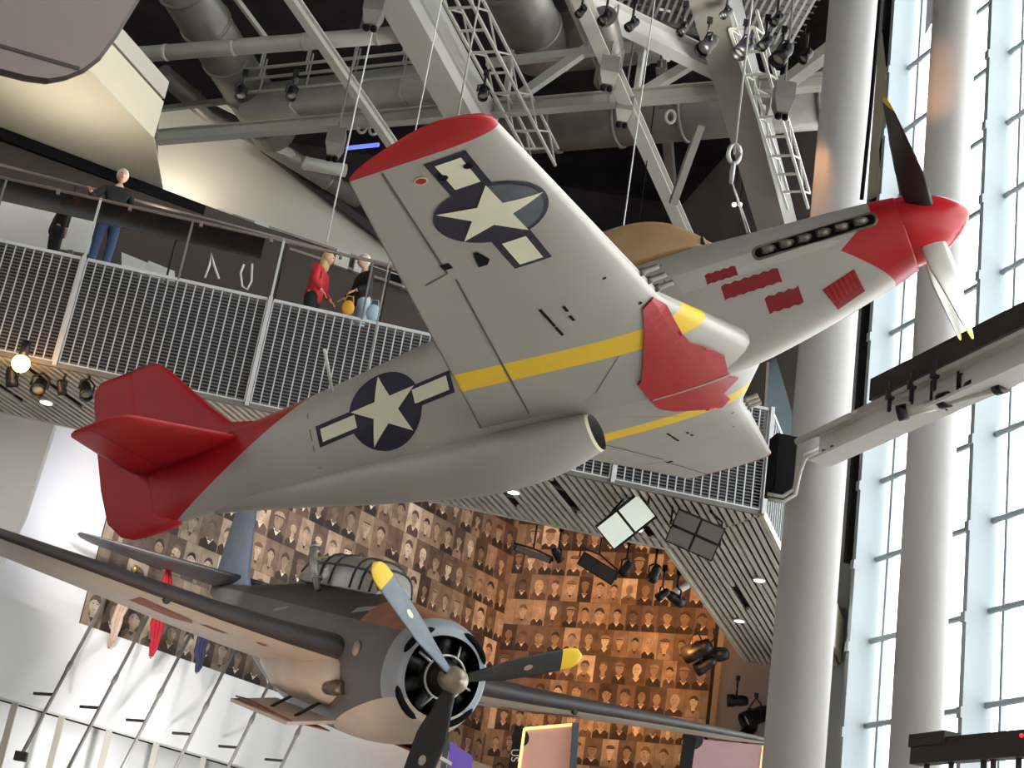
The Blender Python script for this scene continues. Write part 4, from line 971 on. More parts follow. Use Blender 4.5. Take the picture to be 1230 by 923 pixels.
# under-balcony lights, left
spot(WZ(14, 455, ZB - .22), (.2, .4, -.9), .17, 'black spotlight under the left balcony, just below the glowing bulb')
spot(WZ(47, 465, ZB - .22), (.1, -.6, -.6), .2, 'black spotlight facing out beside the one under the glowing bulb')
spot(WZ(74, 467, ZB - .22), (.3, .4, -.9), .13, 'small black spotlight under the balcony left of the red fin')
spot(WZ(103, 470, ZB - .22), (.3, -.4, -.7), .18, 'black spotlight half hidden by the red fin')
spot(WZ(228, 497, ZB - .22), (.2, .4, -.9), .12, 'small black spotlight right of the red fin')
bulb = thing('glowing_lamp', 'glowing orange lamp under the left balcony', 'lamp', WZ(25, 437, ZB - .16)); g = G(); g.ell((0, 0, 0), .13, .13, .13); g.build('bulb', 'lamp_glow', bulb); g = G(); g.lathe([(.05, .1), (.07, .1), (.07, .35)], (0, 0, 0), (0, 0, 1), 12); g.build('socket', 'spot_black', bulb)
for px, py, lab in ((56, 482, 'white downlight in the slats below the left spotlights'), (244, 505, 'white downlight in the slats right of the red fin'), (617, 590, 'white downlight in the slats under the fighter belly'), (765, 635, 'white downlight in the slats beside the tilted floodlight'), (912, 696, 'upper white downlight in the slats left of the front column'), (888, 745, 'lower white downlight in the slats left of the front column')):
    p = WZ(px, py, ZB - .01); o = thing('downlight', lab, 'downlight', p); g = G(); g.lathe([(.11, .0), (.12, -.02), (.1, -.03)], (0, 0, 0), (0, 0, 1), 18); g.build('trim_ring', 'white_paint', o); g = G(); g.lathe([(.095, -.035), (.02, -.034)], (0, 0, 0), (0, 0, 1), 18); g.build('lens', 'downlight_glow', o)
for px, py, d, lab in ((882, 246, 33, 'left of two tiny white lamps glowing far behind the nose cable'), (889, 246, 33, 'right of two tiny white lamps glowing far behind the nose cable'), (764, 291, 30, 'tiny white lamp glowing just above the fighter canopy')):
    o = thing('distant_lamp', lab, 'lamp', W(px, py, d)); g = G(); g.ell((0, 0, 0), .05, .05, .05); g.build('bulb', 'downlight_glow', o); g = G(); g.tube([UP * .04, UP * (ROOF - o.location.z)], .012, 6); g.build('cord', 'black', o)
# floodlights
def flood(px, py, d, w, h, ang, tilt, m, label, split=2, pts=None, rows=1):
    p = W(px, py, d); o = thing('floodlight', label, 'floodlight', p); f = (CAM - p).normalized(); f = (f + UP * tilt).normalized()
    sd = UP.cross(f).normalized(); u = f.cross(sd); a = math.radians(ang); x = sd * math.cos(a) + u * math.sin(a); y = f.cross(x)
    g = G(); g.box(-f * .07, w, h, .14, x, y, f); g.build('housing', 'spot_black', o)
    for k in range(split):
        c = x * (w * ((k + .5) / split - .5)); 
        for r in range(rows):
            cc = c + y * (h * ((r + .5) / rows - .5)); g = G(); g.box(cc + f * .008, w / split * .9, h / rows * .84, .014, x, y, f); g.build('lens_panel', m, o)
    g = G(); g.tube([x * w * .52, x * w * .52 + UP * h * .7, UP * h * 1.0, UP * (h * 1.0 + .5)], .02, 6); g.tube([-x * w * .52, -x * w * .52 + UP * h * .7, UP * h * 1.0], .02, 6); g.build('bracket', 'spot_black', o)
    return o
flood(752, 627, 24.2, .86, .5, 46, -.1, 'flood_panel', 'tilted floodlight with two pale glowing panels under the soffit', 2)
flood(835, 643, 24.2, .8, .56, -17, -.1, 'steel_dark', 'dark double floodlight under the soffit left of the front column', 2, rows=2)
flood(718, 683, 27.2, .72, .26, -24, 0, 'grey_black', 'dark long floodlight hanging below the soffit edge', 1)
flood(640, 666, 27.2, .7, .1, -12, 0, 'steel_dark', 'slim lamp bar hanging in front of the dark portraits', 1)
for px, py, d, s, aim, lab in ((670, 668, 27.2, .15, (.5, .3, -.5), 'black spotlight between the slim lamp bar and the long floodlight'), (752, 683, 27.2, .17, (-.3, .6, -.5), 'black spotlight right of the long floodlight'), (786, 690, 27, .18, (-.2, .7, -.7), 'black spotlight at the inner corner of the soffit'), (812, 720, 28, .2, (.8, .5, -.2), 'black spotlight with a pale arm below the soffit corner'),
                            (795, 715, 27.6, .15, (-.6, .4, -.5), 'small black spotlight left of the pale armed one'), (836, 782, 31, .34, (-.6, .5, -.3), 'upper black projector cluster light at the orange wall edge'), (856, 788, 31.3, .32, (-.8, .4, -.2), 'second black projector light at the orange wall edge'), (846, 800, 31.2, .26, (-.7, .5, -.5), 'lowest black projector light at the orange wall edge'), (906, 862, 35, .4, (-.6, -.2, -.4), 'black projector light near the bottom of the front column'), (898, 880, 35, .3, (-.4, -.3, -.6), 'black projector light hanging lowest beside the front column'),
                            (884, 842, 34, .26, (-.8, .1, -.1), 'black spotlight with a small warm lens beside the grey wall')):
    spot(W(px, py, d), aim, s, lab, 'spotlights around the portrait wall', hang=.5, glow='kiosk_glow' if 'warm' in lab else None)
g = G(); a, b = W(800, 717, 28), W(826, 703, 28.2); g.tube([V(), b - a], .07, 10); o = g.build('pipe_arm', 'duct_light'); o.location = a; tag(o, 'short pale pipe arm under the soffit corner', 'pipe')
# ---- right-hand steel beam with conduit
bA = W(985, 540, 20.8); bB = WZ(1250, 418, bA.z); bdir = (bB - bA).normalized(); bA2 = bA
lb = thing('lighting_beam', 'painted steel beam with black bar and pipes passing in front of both columns', 'beam', bA)
g = G(); e_ = bB - bA + bdir * 1.5; g.ibeam(V(), e_, .34, .42, .04); g.build('girder', 'white_paint', lb)
sdb = bdir.cross(UP).normalized()
if sdb.dot(CAM - bA) < 0: sdb = -sdb
q0 = WZ(1047, 478, bA.z + .3) - bA; tb = bdir.dot(q0)
g = G(); g.beam(bdir * tb + UP * .40 + sdb * .1, e_ + UP * .40 + sdb * .1, .14, .3); g.build('black_bar', 'dark_trim', lb)
g = G(); g.tube([bdir * (tb - .1) + UP * .12 + sdb * .24, e_ + UP * .12 + sdb * .24], .035, 8); g.tube([bdir * -.2 + UP * .1 + sdb * .24, bdir * (tb - .3) + UP * .1 + sdb * .24], .05, 10); g.build('conduit', 'steel_paint', lb)
for t in (.6, 1.05, 1.5):
    g = G(); p = bdir * (tb + t) + sdb * .26; g.beam(p + UP * .3, p - UP * .1, .04, .06); g.box(p + UP * .12, .1, .08, .12); g.build('clamp', 'spot_black', lb)
for t in (.15, .3): g = G(); g.lathe([(.03, 0), (.03, .05)], bdir * (tb * t) + sdb * .03 - UP * .1, sdb, 8); g.build('bolt', 'dark_trim', lb)
spot(W(1118, 487, 18.9), tuple(-bdir + V((0, 0, -.25))), .22, 'black-ended tube spotlight under the beam, nearer the black bar end', 'tube spotlights under the beam', hang=.3)
spot(W(1165, 470, 18.1), tuple(bdir + V((0, 0, .1))), .24, 'pale tube spotlight under the beam, nearer the right edge', 'tube spotlights under the beam', hang=.3)
for (p, q_, lab) in (((1078, 497), (1135, 484), 'thin pale lamp tube under the beam, left one'), ((1130, 482), (1198, 465), 'thicker pale lamp tube under the beam, right one')):
    a = W(*p, 18.6 if p[0] < 1100 else 18.3); b = W(*q_, 18.4 if p[0] < 1100 else 17.6); L_ = b - a; o = thing('tube_lamp', lab, 'lamp', a); g = G(); g.tube([V(), L_], .07, 12); g.build('tube', 'duct_light', o)
    for t in (0, .98): g = G(); g.lathe([(.1, 0), (.1, .12)], L_ * t, L_, 12); g.build('end_cap', 'spot_black', o)
    for t in (.3, .7): g = G(); g.beam(L_ * t, L_ * t + UP * .35, .03, .03); g.build('hanger', 'spot_black', o)
# speaker box at the balcony end and pipe loop
sb = thing('black_speaker', 'tall black speaker box between the mesh guard and the front column', 'speaker', W(938, 562, 21.4))
g = G(); g.box((0, 0, 0), .3, .3, .88, BD, BN, UP); g.build('cabinet', 'black', sb); g = G(); g.box(-BN * .155, .25, .01, .8, BD, BN, UP); g.build('grille', 'black', sb)
g = G(); pts = [W(*q_, 21.0) for q_ in ((922, 594), (940, 597), (954, 588), (960, 560), (966, 545), (990, 535))]; g.tube([p - pts[0] for p in pts], .03, 8); g.tube([p - pts[0] - UP * .07 + BD * .02 for p in pts], .03, 8); o = g.build('bent_conduit', 'steel_paint'); o.location = pts[0]; tag(o, 'pair of bent pale conduits wrapping under the black speaker', 'pipe')
# lower right dark lighting bar
db = thing('lighting_bar', 'dark lighting bar with a red indicator light at the bottom right corner', 'lighting bar', W(1100, 905, 17.5))
g = G(); a, b = V(), W(1260, 892, 15.2) - db.location; g.beam(a, b, .14, .27); g.beam(UP * .12, lerp(a, b, .3) + UP * .13, .2, .14); g.build('bar', 'dark_trim', db)
for t in (.1, .3, .55, .62, .8):
    g = G(); p = lerp(a, b, t); g.beam(p - UP * .1, p - UP * .34, .05, .05); g.box(p - UP * .02 - BN * .1, .08, .08, .14); g.build('clamp', 'spot_black', db)
g = G(); g.beam(b, V((b.x, b.y, -db.location.z)), .14, .14); g.build('support_post', 'dark_trim', db)
g = G(); g.ell(W(1227, 884, 15.4) - db.location, .02, .02, .02); g.build('indicator', 'led_red', db)

# ================================================================== CABLES
def cable(pts, r, label, m='cable_steel', shackle=None):
    o = thing('suspension_cable', label, 'cable', pts[0]); g = G(); g.tube([p - pts[0] for p in pts], r, 8); g.build('wire', m, o)
    if shackle is not None:
        p = shackle - pts[0]
        g = G(); g.tube([p + V((.06 * math.cos(t), 0, .11 * math.sin(t))) for t in [2 * PI * k / 14 for k in range(15)]], .022, 6); g.tube([p + V((0, .05 * math.cos(t), -.22 + .1 * math.sin(t))) for t in [2 * PI * k / 14 for k in range(15)]], .02, 6); g.build('shackle', 'cable_steel', o)
    return o
def down(px, py, d, z): p = W(px, py, d); return V((p.x, p.y, z))
p = W(882, 185, 15.3); q1, q2 = MP @ V((-2.05, -.22, .48)), MP @ V((-2.05, .2, .5))
cable([V((p.x + .1, p.y + .1, ROOF)), p], .011, 'steel cable with shackle holding up the fighter nose', shackle=p)
cable([p - UP * .3, q1], .008, 'left of two thin slings below the nose shackle'); cable([p - UP * .3, q2], .008, 'right of two thin slings below the nose shackle')
p = MP @ V((-3.6, 1.2, -.4)); a = W(746, 292, 17.3); cable([V((a.x, a.y, ROOF)), a, a - UP * .6], .008, 'thin cable running down behind the fighter canopy')
a = W(392, 292, 25.0); cable([V((a.x, a.y, ROOF)), a], .013, 'white cable left of the red wing tip', 'white_paint')
a = W(421, 389, 16.3); b = MP @ V((-6.4, .05, .5)); cable([V((b.x, b.y, ROOF)), b], .008, 'thin cable down to the fighter fuselage in front of the mesh guard')
b = MP @ V((-3.4, -5.2, -.1)); cable([V((b.x, b.y, ROOF)), b], .007, 'thin cable down to the fighter wing tip')
g = G(); a, b = W(390, 420, 15.9), W(399, 470, 16.2); g.tube([V(), b - a], .02, 6); o = g.build('support_rod', 'white_paint'); o.location = a; tag(o, 'short white rod standing on the fighter rear fuselage', 'rod')
for pts, lab in (([(1057, 0), (1046, 130), (1035, 240)], 'dark cable hanging along the front column'),):
    q_ = [W(x, y, 21.9) for x, y in pts]; cable([V((q_[0].x, q_[0].y, ROOF)), q_[0], q_[1], q_[2]], .03, lab, 'black')

# ================================================================== PEOPLE
def skin_mesh(name, joints, edges, radii, m, parent, sub=2):
    me = bpy.data.meshes.new(name); me.from_pydata([tuple(j) for j in joints], edges, []); me.materials.append(M[m])
    o = bpy.data.objects.new(name, me); COL.objects.link(o); o.parent = parent
    sk = o.modifiers.new('skin', 'SKIN'); sk.use_smooth_shade = True
    for i, r in enumerate(radii):
        d = me.skin_vertices[0].data[i]; d.radius = (r, r) if not isinstance(r, tuple) else r; d.use_root = (i == 0)
    ss = o.modifiers.new('sub', 'SUBSURF'); ss.levels = sub; ss.render_levels = sub
    return o
def person(p, face, label, H, hair, top, trouser, lean=0., armL=None, armR=None, headt=0., long_hair=False, shoe='cloth_black', hair_on=True):
    """p: feet point, face: heading the body looks; arms: lists of local offsets elbow, wrist (right, forward, up)"""
    o = thing('person', label, 'person', p); F = V(face).normalized(); Rr = F.cross(UP).normalized(); k = H / 1.72
    def J(r, f, u): return (Rr * r + F * f + UP * u) * k
    hip = J(0, 0, .92); l = math.radians(lean)
    def T(r, f, u):
        u2 = u - .92; return J(r, f * 1 + math.sin(l) * u2, .92 + math.cos(l) * u2)
    jn = [hip, T(0, .0, 1.12), T(0, .01, 1.34), T(0, .0, 1.46), T(0, .03, 1.55)]; rd = [.125, .12, .13, .055, .05]
    ed = [(0, 1), (1, 2), (2, 3), (3, 4)]
    for s_ in (-1, 1):
        b = len(jn); jn += [J(.1 * s_, 0, .84), J(.11 * s_, .03, .48), J(.11 * s_, -.02, .09), J(.12 * s_, .13, .04)]; rd += [.088, .062, .042, .034]; ed += [(0, b), (b, b + 1), (b + 1, b + 2), (b + 2, b + 3)]
    ends = []
    for s_, arm in ((-1, armL), (1, armR)):
        arm = arm or [(.26 * s_, .0, 1.14), (.25 * s_, .08, .90)]
        b = len(jn); jn += [T(.185 * s_, 0, 1.40), T(*arm[0]), T(*arm[1])]; rd += [.06, .044, .030]; ed += [(2, b), (b, b + 1), (b + 1, b + 2)]; ends.append((jn[b], jn[b + 1], jn[b + 2], s_))
    rd = [r * k for r in rd]
    body = skin_mesh('body', jn, ed, rd, 'skin', o)
    # head with face
    hc = T(0, .06 + headt * .06, 1.64); g = G()
    g.ell(hc, .078 * k, .098 * k, .118 * k, Rr, F, UP, 18, 12)
    g.ell(hc + (F * .1 - UP * .015) * k, .013 * k, .02 * k, .024 * k, Rr, F, UP, 8, 6)
    for s_ in (-1, 1): g.ell(hc + (Rr * .08 * s_ - UP * .01) * k, .012 * k, .022 * k, .034 * k, Rr, F, UP, 8, 6)
    hd_ = g.build('head', 'skin', o)
    for s_ in (-1, 1):
        g = G(); g.ell(hc + (F * .09 + Rr * .032 * s_ + UP * .012) * k, .011 * k, .006 * k, .007 * k, Rr, F, UP, 8, 4); g.build('eye', 'black', hd_)
    g = G(); g.ell(hc + (F * .088 - UP * .058) * k, .024 * k, .008 * k, .007 * k, Rr, F, UP, 8, 4); g.build('mouth', 'jacket_red', hd_)
    if hair_on:
        g = G(); c = hc - F * .022 * k + UP * .022 * k; g.ell(c, .096 * k, .104 * k, .118 * k, Rr, F, UP, 16, 10)
        if long_hair: g.loft([[c - F * .03 * k + (Rr * math.cos(t) * a + F * math.sin(t) * b) * k - UP * z * k for t in [2 * PI * i / 12 for i in range(12)]] for a, b, z in ((.085, .08, 0), (.095, .085, .1), (.09, .075, .2), (.05, .05, .27))])
        g.build('hair', hair, o)
    # hands: palm, four fingers, thumb
    for sh, el, wr_, s_ in ends:
        d = (wr_ - el).normalized(); sd = d.cross(UP).normalized() if abs(d.z) < .95 else Rr; n = sd.cross(d); g = G(); pc = wr_ + d * .045 * k
        g.ell(pc, .036 * k, .05 * k, .016 * k, sd, d, n, 10, 6)
        for i in range(4):
            a = pc + (d * .04 + sd * (.024 - .016 * i)) * k; Lf_ = (.062, .07, .066, .05)[i] * k; g.tube([a, a + d * Lf_ * .5 - n * .006 * k, a + d * Lf_ - n * .022 * k], [.009 * k, .0085 * k, .006 * k], 6)
        a = pc + (sd * .03 * -s_) * k; g.tube([a - d * .02 * k, a + (sd * .025 * -s_ + d * .02) * k, a + (sd * .03 * -s_ + d * .05) * k], [.011 * k, .01 * k, .007 * k], 6)
        g.build('hand', 'skin', o)
    # jacket and trousers as clothing shells
    jj = [T(0, 0, .80), T(0, 0, .96), T(0, 0, 1.14), T(0, .01, 1.34), T(0, .0, 1.445)]; je = [(0, 1), (1, 2), (2, 3), (3, 4)]; jr = [.165, .165, .155, .155, .075]
    for sh, el, wr_, s_ in ends:
        b = len(jj); jj += [sh, el, lerp(el, wr_, .9)]; jr += [.076, .058, .046]; je += [(3, b), (b, b + 1), (b + 1, b + 2)]
    skin_mesh('jacket', jj, je, [r * k for r in jr], top, o)
    tj = [J(0, 0, 1.04), J(0, 0, .92)]; te = [(0, 1)]; trr = [.146, .15]
    for s_ in (-1, 1):
        b = len(tj); tj += [J(.1 * s_, 0, .82), J(.11 * s_, .03, .48), J(.11 * s_, -.02, .10)]; trr += [.104, .078, .062]; te += [(1, b), (b, b + 1), (b + 1, b + 2)]
    skin_mesh('trousers', tj, te, [r * k for r in trr], trouser, o)
    for s_ in (-1, 1):
        g = G(); c = J(.115 * s_, .06, .035); g.ell(c, .045 * k, .135 * k, .04 * k, Rr, F, UP, 12, 6); g.build('shoe', shoe, o)
    return o
DZ = ZB + DT
def stand(px, py, back, H):          # head-top pixel -> feet point on the plane 'back' behind the guard
    t = WP(px, py, A0 + BN * back, BN); return V((t.x, t.y, t.z - H)), t
zrail = ZT
f, t = stand(387, 306, .5, 1.66); fe = f
person(fe, BD * .75 - BN * .35, 'person with blond hair in a red jacket leaning over the mesh guard', 1.66, 'hair_blonde', 'jacket_red', 'cloth_black', 6, [(-.24, .06, 1.12), (-.2, .24, .96)], [(.25, .06, 1.12), (.22, .24, .95)], long_hair=True)
f, t = stand(446, 312, .6, 1.72); f2 = f
person(f2, -BD * .8 - BN * .35, 'person with white hair in a black jacket at the guard, facing the red jacket', 1.72, 'hair_grey', 'cloth_black', 'cloth_blue', 6, [(-.25, .06, 1.14), (-.2, .26, 1.0)], [(.25, .06, 1.12), (.22, .24, .98)])
f, t = stand(147, 211, .7, 1.74); f3 = f
person(f3, -BN + BD * .2, 'person with white hair, black top and blue jeans resting a hand on the rail', 1.74, 'hair_grey', 'cloth_black', 'denim', 8, [(-.28, .06, 1.16), (-.2, .2, .98)], [(.36, .10, 1.16), (.42, .36, 1.14)])
f, t = stand(84, 226, 1.2, 1.66); f4 = f
person(f4, BN * .4 + BD, 'person in a black coat mostly hidden behind the brown glass band', 1.6, 'taupe_edge', 'cloth_black', 'cloth_black', 5)
# platforms they stand on
g = G()
for ff in (fe, f2): g.box(V((ff.x, ff.y, (ff.z + DZ) / 2 - .005)), .9, .6, max(.02, ff.z - DZ - .02), BD, BN, UP)
ff = (f3 + f4) / 2; g.box(V((ff.x, ff.y, (f3.z + DZ) / 2 - .005)), 2.2, 1.6, max(.02, min(f3.z, f4.z) - DZ - .02), BD, BN, UP)
struct(g.build('balcony_step', 'deck_dark'))
# yellow bag held, white cuff bag
o = thing('yellow_bag', 'small yellow bag held at the rail by the person in black', 'bag', WP(418, 370, A0 + BN * .25, BN)); g = G(); g.ell((0, 0, 0), .1, .05, .13, BD, BN, UP); g.build('pouch', 'orange_yellow', o); g = G(); g.tube([V((-.07, 0, .1)), V((-.05, 0, .2)), V((.05, 0, .2)), V((.07, 0, .1))], .01, 6); g.build('strap', 'orange_yellow', o)
o = thing('blue_bag', 'pale blue bag hanging at the hip of the person in black', 'bag', WP(448, 376, A0 + BN * .25, BN)); g = G(); g.ell((0, 0, 0), .11, .06, .15, BD, BN, UP); g.build('pouch', 'cloth_blue', o); g = G(); g.tube([V((-.07, 0, .1)), V((-.05, 0, .22)), V((.05, 0, .22)), V((.07, 0, .1))], .01, 6); g.build('strap', 'cloth_blue', o)
# white display boards behind the guard
for pts, lab in ((((-40, 232), (62, 248), (62, 300), (-40, 285)), 'large white display board behind the guard at the left edge'), (((62, 254), (112, 266), (108, 305), (62, 298)), 'white display board behind the person in the black coat'), (((146, 303), (178, 316), (182, 330), (146, 325)), 'white tilted display board right of the blue jeans'), (((178, 313), (210, 326), (210, 340), (178, 331)), 'second white tilted board right of the blue jeans')):
    c = [WP(*q_, A0 + BN * 1.9, BN) for q_ in pts]; cc = sum(c, V()) / 4; o = thing('display_board', lab, 'display board', V((cc.x, cc.y, cc.z))); g = G(); g.prism([p - cc for p in c], BN * .06); g.build('panel', 'board_white', o)
    b0 = lerp(c[3], c[2], .5) - cc; g = G(); g.beam(b0, V((b0.x, b0.y, DZ - cc.z)), .08, .08); g.build('stand', 'steel_dark', o)
for pts, lab in ((((246, 334), (252, 318), (254, 304), (257, 318), (263, 335)), 'white wire loop on the guard, shaped like a tent'), (((303, 317), (302, 338), (297, 348), (291, 344), (289, 328), (293, 318)), 'white wire loop on the guard, shaped like a cup')):
    q_ = [WP(*r, A0 + BN * .2, BN) for r in pts]; g = G(); g.tube([p - q_[0] for p in q_], .018, 6); o = g.build('wire_loop', 'cloth_white'); o.location = q_[0]; tag(o, lab, 'wire')

# ================================================================== LOWER LEFT: rods, flags; LOWER RIGHT: kiosks
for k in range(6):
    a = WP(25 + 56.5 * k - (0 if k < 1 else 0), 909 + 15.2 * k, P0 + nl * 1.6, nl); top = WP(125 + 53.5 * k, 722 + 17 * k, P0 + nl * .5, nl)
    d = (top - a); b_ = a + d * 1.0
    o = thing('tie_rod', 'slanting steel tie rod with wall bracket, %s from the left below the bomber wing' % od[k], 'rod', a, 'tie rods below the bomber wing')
    g = G(); g.tube([V(), d * 1.15], .035, 8); g.build('rod', 'rod_steel', o)
    m_ = d * .37; g = G(); g.beam(m_, m_ - hl * .05 - nl * .5, .05, .05); g.build('bracket_arm', 'dark_trim', o)
    g = G(); g.tube([d * .52, d * .54, d * .57, d * .59], [.035, .05, .05, .035], 8); g.build('turnbuckle', 'rod_steel', o)
    if k == 0: g = G(); g.box(V(), .2, .14, .16); g.build('foot_clevis', 'taupe_edge', o)
    st_ = a - hl * .05; g = G(); g.beam(-hl * .35 - nl * 1.5 + UP * 2.0, -hl * .35 - nl * 1.5 - UP * .3, .12, .06); g.build('rod_shadow_strip', 'wall_warm', o)  # toned strip built in place of the rod's shadow on the wall
def flag(pa, pb, d, m, label, w=.11):
    a, b = W(*pa, d), W(*pb, d); o = thing('furled_flag', label, 'flag', b); ax = a - b; g = G(); rings = []
    for i in range(13):
        t = i / 12; r = w * math.sin(PI * min(1, .06 + t * .9)) ** .7 * (1 + .12 * math.sin(i * 2.1)); c = ax * t + V((.02 * math.sin(i), 0, 0))
        rings.append([c + V((r * (1 + .3 * math.cos(5 * q_)) * math.cos(q_), r * (1 + .3 * math.cos(5 * q_)) * math.sin(q_), 0)) for q_ in [2 * PI * k / 24 for k in range(24)]])
    g.loft(rings); g.build('cloth', m, o); g = G(); g.tube([-ax * .02, ax * 1.06], .022, 8); g.ell(ax * 1.08, .05, .05, .07); g.build('pole', 'brass', o)
flag((205, 678), (181, 789), 30.4, 'flag_red', 'furled red flag hanging behind the bomber wing')
flag((160, 690), (131, 777), 30.0, 'flag_tan', 'furled tan and white flag left of the red flag', .09)
flag((250, 735), (236, 808), 31.4, 'flag_blue', 'furled dark blue flag right of the red flag', .1)
def kiosk(pts, d, m, label, text=None, post=None):
    n = (CAM - W(*pts[0], d)); n.z = 0; n.normalize(); p0 = W(*pts[0], d)
    c = [WP(*q_, p0, n) for q_ in pts]; cc = sum(c, V()) / len(c); o = thing('display_kiosk', label, 'display', cc)
    g = G(); g.prism([p - cc for p in c], -n * .12); g.build('screen', m, o)
    return o, p0, n, cc
def txt(s, p0, n, cc, parent, px, py, size, ang, m):
    cu = bpy.data.curves.new('lettering', 'FONT'); cu.body = s; cu.size = size; cu.extrude = .004; cu.align_x = 'CENTER'; cu.align_y = 'CENTER'; cu.materials.append(M[m])
    t_o = bpy.data.objects.new('lettering_curve', cu); COL.objects.link(t_o); bpy.context.view_layer.update()
    me = bpy.data.meshes.new_from_object(t_o.evaluated_get(bpy.context.evaluated_depsgraph_get())); bpy.data.objects.remove(t_o); bpy.data.curves.remove(cu)
    o = bpy.data.objects.new('lettering', me); COL.objects.link(o); o.parent = parent
    x = UP.cross(n).normalized(); mw = Matrix((x, UP, n)).transposed().to_4x4(); o.matrix_local = Matrix.Translation(WP(px, py, p0, n) + n * .02 - cc) @ mw @ Matrix.Rotation(math.radians(ang), 4, 'Z')
o, p0, n, cc = kiosk(((630, 876), (688, 871), (684, 960), (618, 960)), 28, 'kiosk_pink', 'glowing pink display panel below the bomber wing')
for pa, pb in (((630, 876), (688, 871)), ((630, 876), (619, 955))):
    g = G(); g.beam(WP(*pa, p0, n) - cc + n * .01, WP(*pb, p0, n) - cc + n * .01, .05, .03, n); g.build('glow_edge', 'kiosk_glow', o)
g = G(); g.beam(WP(691, 870, p0, n) - cc, WP(686, 960, p0, n) - cc, .12, .3, n); g.build('side_post', 'bomb_blue', o)
g = G(); g.beam(WP(624, 872, p0, n) - cc - n * .05, WP(610, 960, p0, n) - cc - n * .05, .16, .1, n); g.build('name_strip', 'sign_black', o)
txt('US', p0, n, cc, o, 618, 908, .2, -82, 'cloth_white')
g = G(); c = WP(625, 887, p0, n) - cc; g.lathe([(.16, -.02), (.16, .02)], c + n * .0, n, 20); g.build('round_emblem', 'sign_black', o)
o, p0, n, cc = kiosk(((836, 888), (921, 896), (914, 960), (822, 960)), 29, 'kiosk_mauve', 'glowing mauve display panel left of the front column')
g = G(); g.beam(WP(919, 897, p0, n) - cc + n * .01, WP(912, 955, p0, n) - cc + n * .01, .1, .03, n); g.build('glow_edge', 'kiosk_glow', o)
g = G(); g.beam(WP(829, 884, p0, n) - cc, WP(818, 960, p0, n) - cc, .24, .1, n); g.build('name_strip', 'sign_black', o)
txt('U.S. M', p0, n, cc, o, 824, 908, .24, -82, 'cloth_white')
g = G(); c = WP(832, 888, p0, n) - cc; g.lathe([(.2, -.03), (.2, .02)], c, n, 20); g.build('round_emblem', 'grey_black', o)
o, p0, n, cc = kiosk(((541, 891), (568, 909), (564, 960), (532, 960)), 27.5, 'purple', 'purple lit panel right of the lower propeller blade')
g = G(); g.beam(WP(537, 890, p0, n) - cc, WP(527, 960, p0, n) - cc, .1, .2, n); g.build('side_post', 'bomb_blue', o)

# ================================================================== LIGHT
w = bpy.data.worlds.new('sky'); S.world = w; w.use_nodes = True; nt = w.node_tree
bg = nt.nodes['Background']; bg.inputs['Color'].default_value = (.97, .985, 1, 1); bg.inputs['Strength'].default_value = 5.8
def lamp(name, kind, p, aim, energy, color, size=.5, blend=.6, angle=60):
    ld = bpy.data.lights.new(name, kind); ld.energy = energy; ld.color = color
    if kind == 'AREA': ld.shape = 'DISK'; ld.size = size
    if kind == 'SPOT': ld.spot_size = math.radians(angle); ld.spot_blend = blend; ld.shadow_soft_size = size
    if kind == 'POINT': ld.shadow_soft_size = size
    o = bpy.data.objects.new(name, ld); COL.objects.link(o); o.location = p
    o.rotation_euler = (V(aim) - V(p)).to_track_quat('-Z', 'Y').to_euler(); return o
rw = W(760, 760, 38.5); lw = W(440, 640, 36); lw2 = W(210, 660, 31)
lamp('spot_orange', 'SPOT', W(815, 770, 30.0), W(745, 760, 38.5), 4000, (1, .40, .09), .2, .9, 50)
lamp('spot_orange_wash', 'SPOT', W(780, 700, 27.5), W(690, 800, 39), 1300, (1, .46, .16), .2, .9, 75)
lamp('spot_left_wash', 'SPOT', W(520, 640, 28.5), lw, 2300, (1, .86, .76), .2, .9, 70)
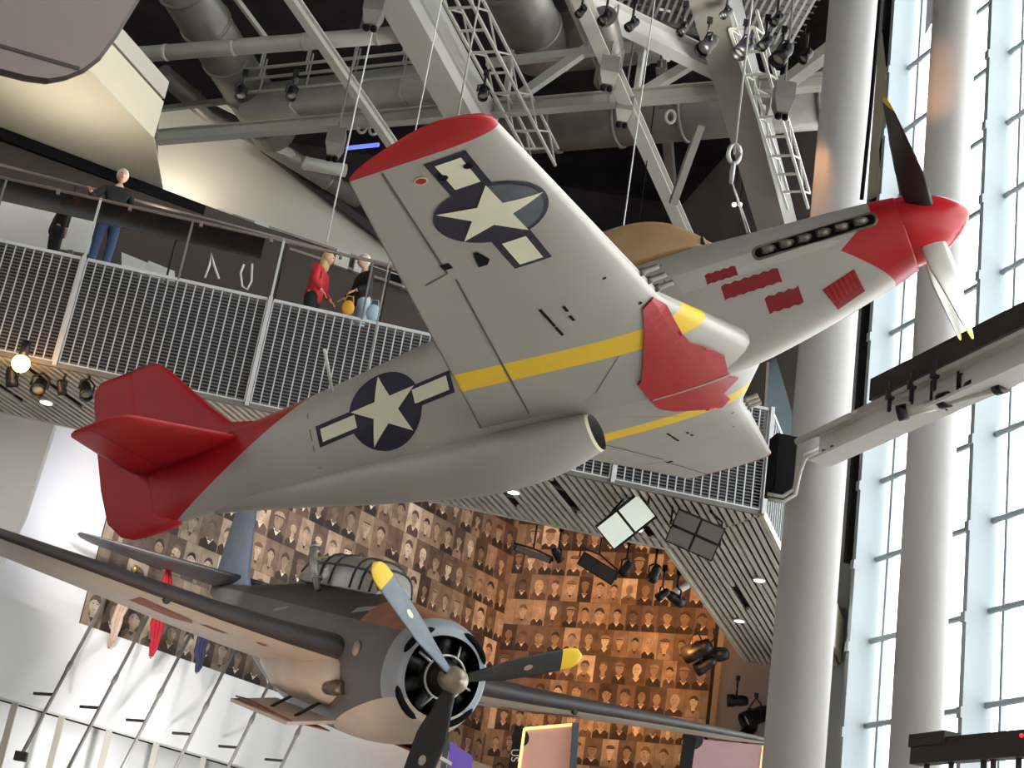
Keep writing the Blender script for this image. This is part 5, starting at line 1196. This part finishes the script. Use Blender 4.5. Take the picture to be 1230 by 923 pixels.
lamp('left_wall_fill', 'SPOT', W(150, 600, 26.5), lw2, 800, (1, .95, .92), .2, .9, 95)  # added wash without a fixture, brightens the left white wall
lamp('violet_fill', 'SPOT', W(120, 560, 26.0), W(70, 590, 30), 320, (.72, .74, 1), .2, .9, 70)  # added bluish wash without a fixture, tints the upper left wall
lamp('wall_uplight', 'SPOT', WP(215, 240, B1 + bn * (W2O - 1.2), bn), WP(235, 190, B1 + bn * W2O, bn), 200, (1, .93, .8), .15, 1., 130)
lamp('soffit_fill_uplight', 'SPOT', WP(60, 225, A0 + BN * 1.2, BN), WP(60, 225, A0 + BN * 1.2, BN) + V((.3, -.6, 3)), 80, (1, .94, .82), .3, 1., 150)  # unseen spot added near the handrail, stands in for cove light on the soffit
lamp('soffit_fill_uplight', 'SPOT', WP(190, 250, A0 + BN * .6, BN), WP(190, 250, A0 + BN * .6, BN) + V((0, -.4, 3)), 50, (1, .94, .82), .3, 1., 150)  # second unseen spot added to brighten the soffit
lamp('bulb_light', 'POINT', WZ(25, 440, ZB - .3), (0, 0, 0), 25, (1, .6, .3), .1)
lamp('bomber_fill', 'SPOT', (-3.5, 18, .5), MB @ V((-3, -2, 0)), 700, (1, .74, .58), .3, .9, 60)  # unseen warm fill near the floor, added to light the bomber from below
lamp('stage_orange', 'SPOT', W(880, 62, 24.5), V((C1.x, C1.y, 13.2)), 450, (1, .5, .22), .1, .9, 26)
lamp('stage_orange', 'SPOT', W(945, 72, 24.5), V((C2.x, C2.y, 17.6)), 500, (1, .5, .22), .1, .9, 28)
lamp('beam_fill', 'SPOT', W(905, 40, 24.0), W(820, 60, 26), 500, (1, .97, .9), .2, .9, 80)  # added spot that brightens the white beam like window light
lamp('low_wall_fill', 'SPOT', W(200, 1000, 27), W(150, 885, 32), 700, (.96, .96, 1), .3, .9, 110)  # added fill from below the frame, brightens the recessed lower wall
lamp('soffit_fill_uplight', 'SPOT', WP(-20, 215, A0 + BN * .2, BN), WP(-20, 215, A0 + BN * .2, BN) + V((.2, -1.2, 3)), 80, (1, .94, .82), .3, 1., 150)  # third unseen spot added for the left end of the soffit
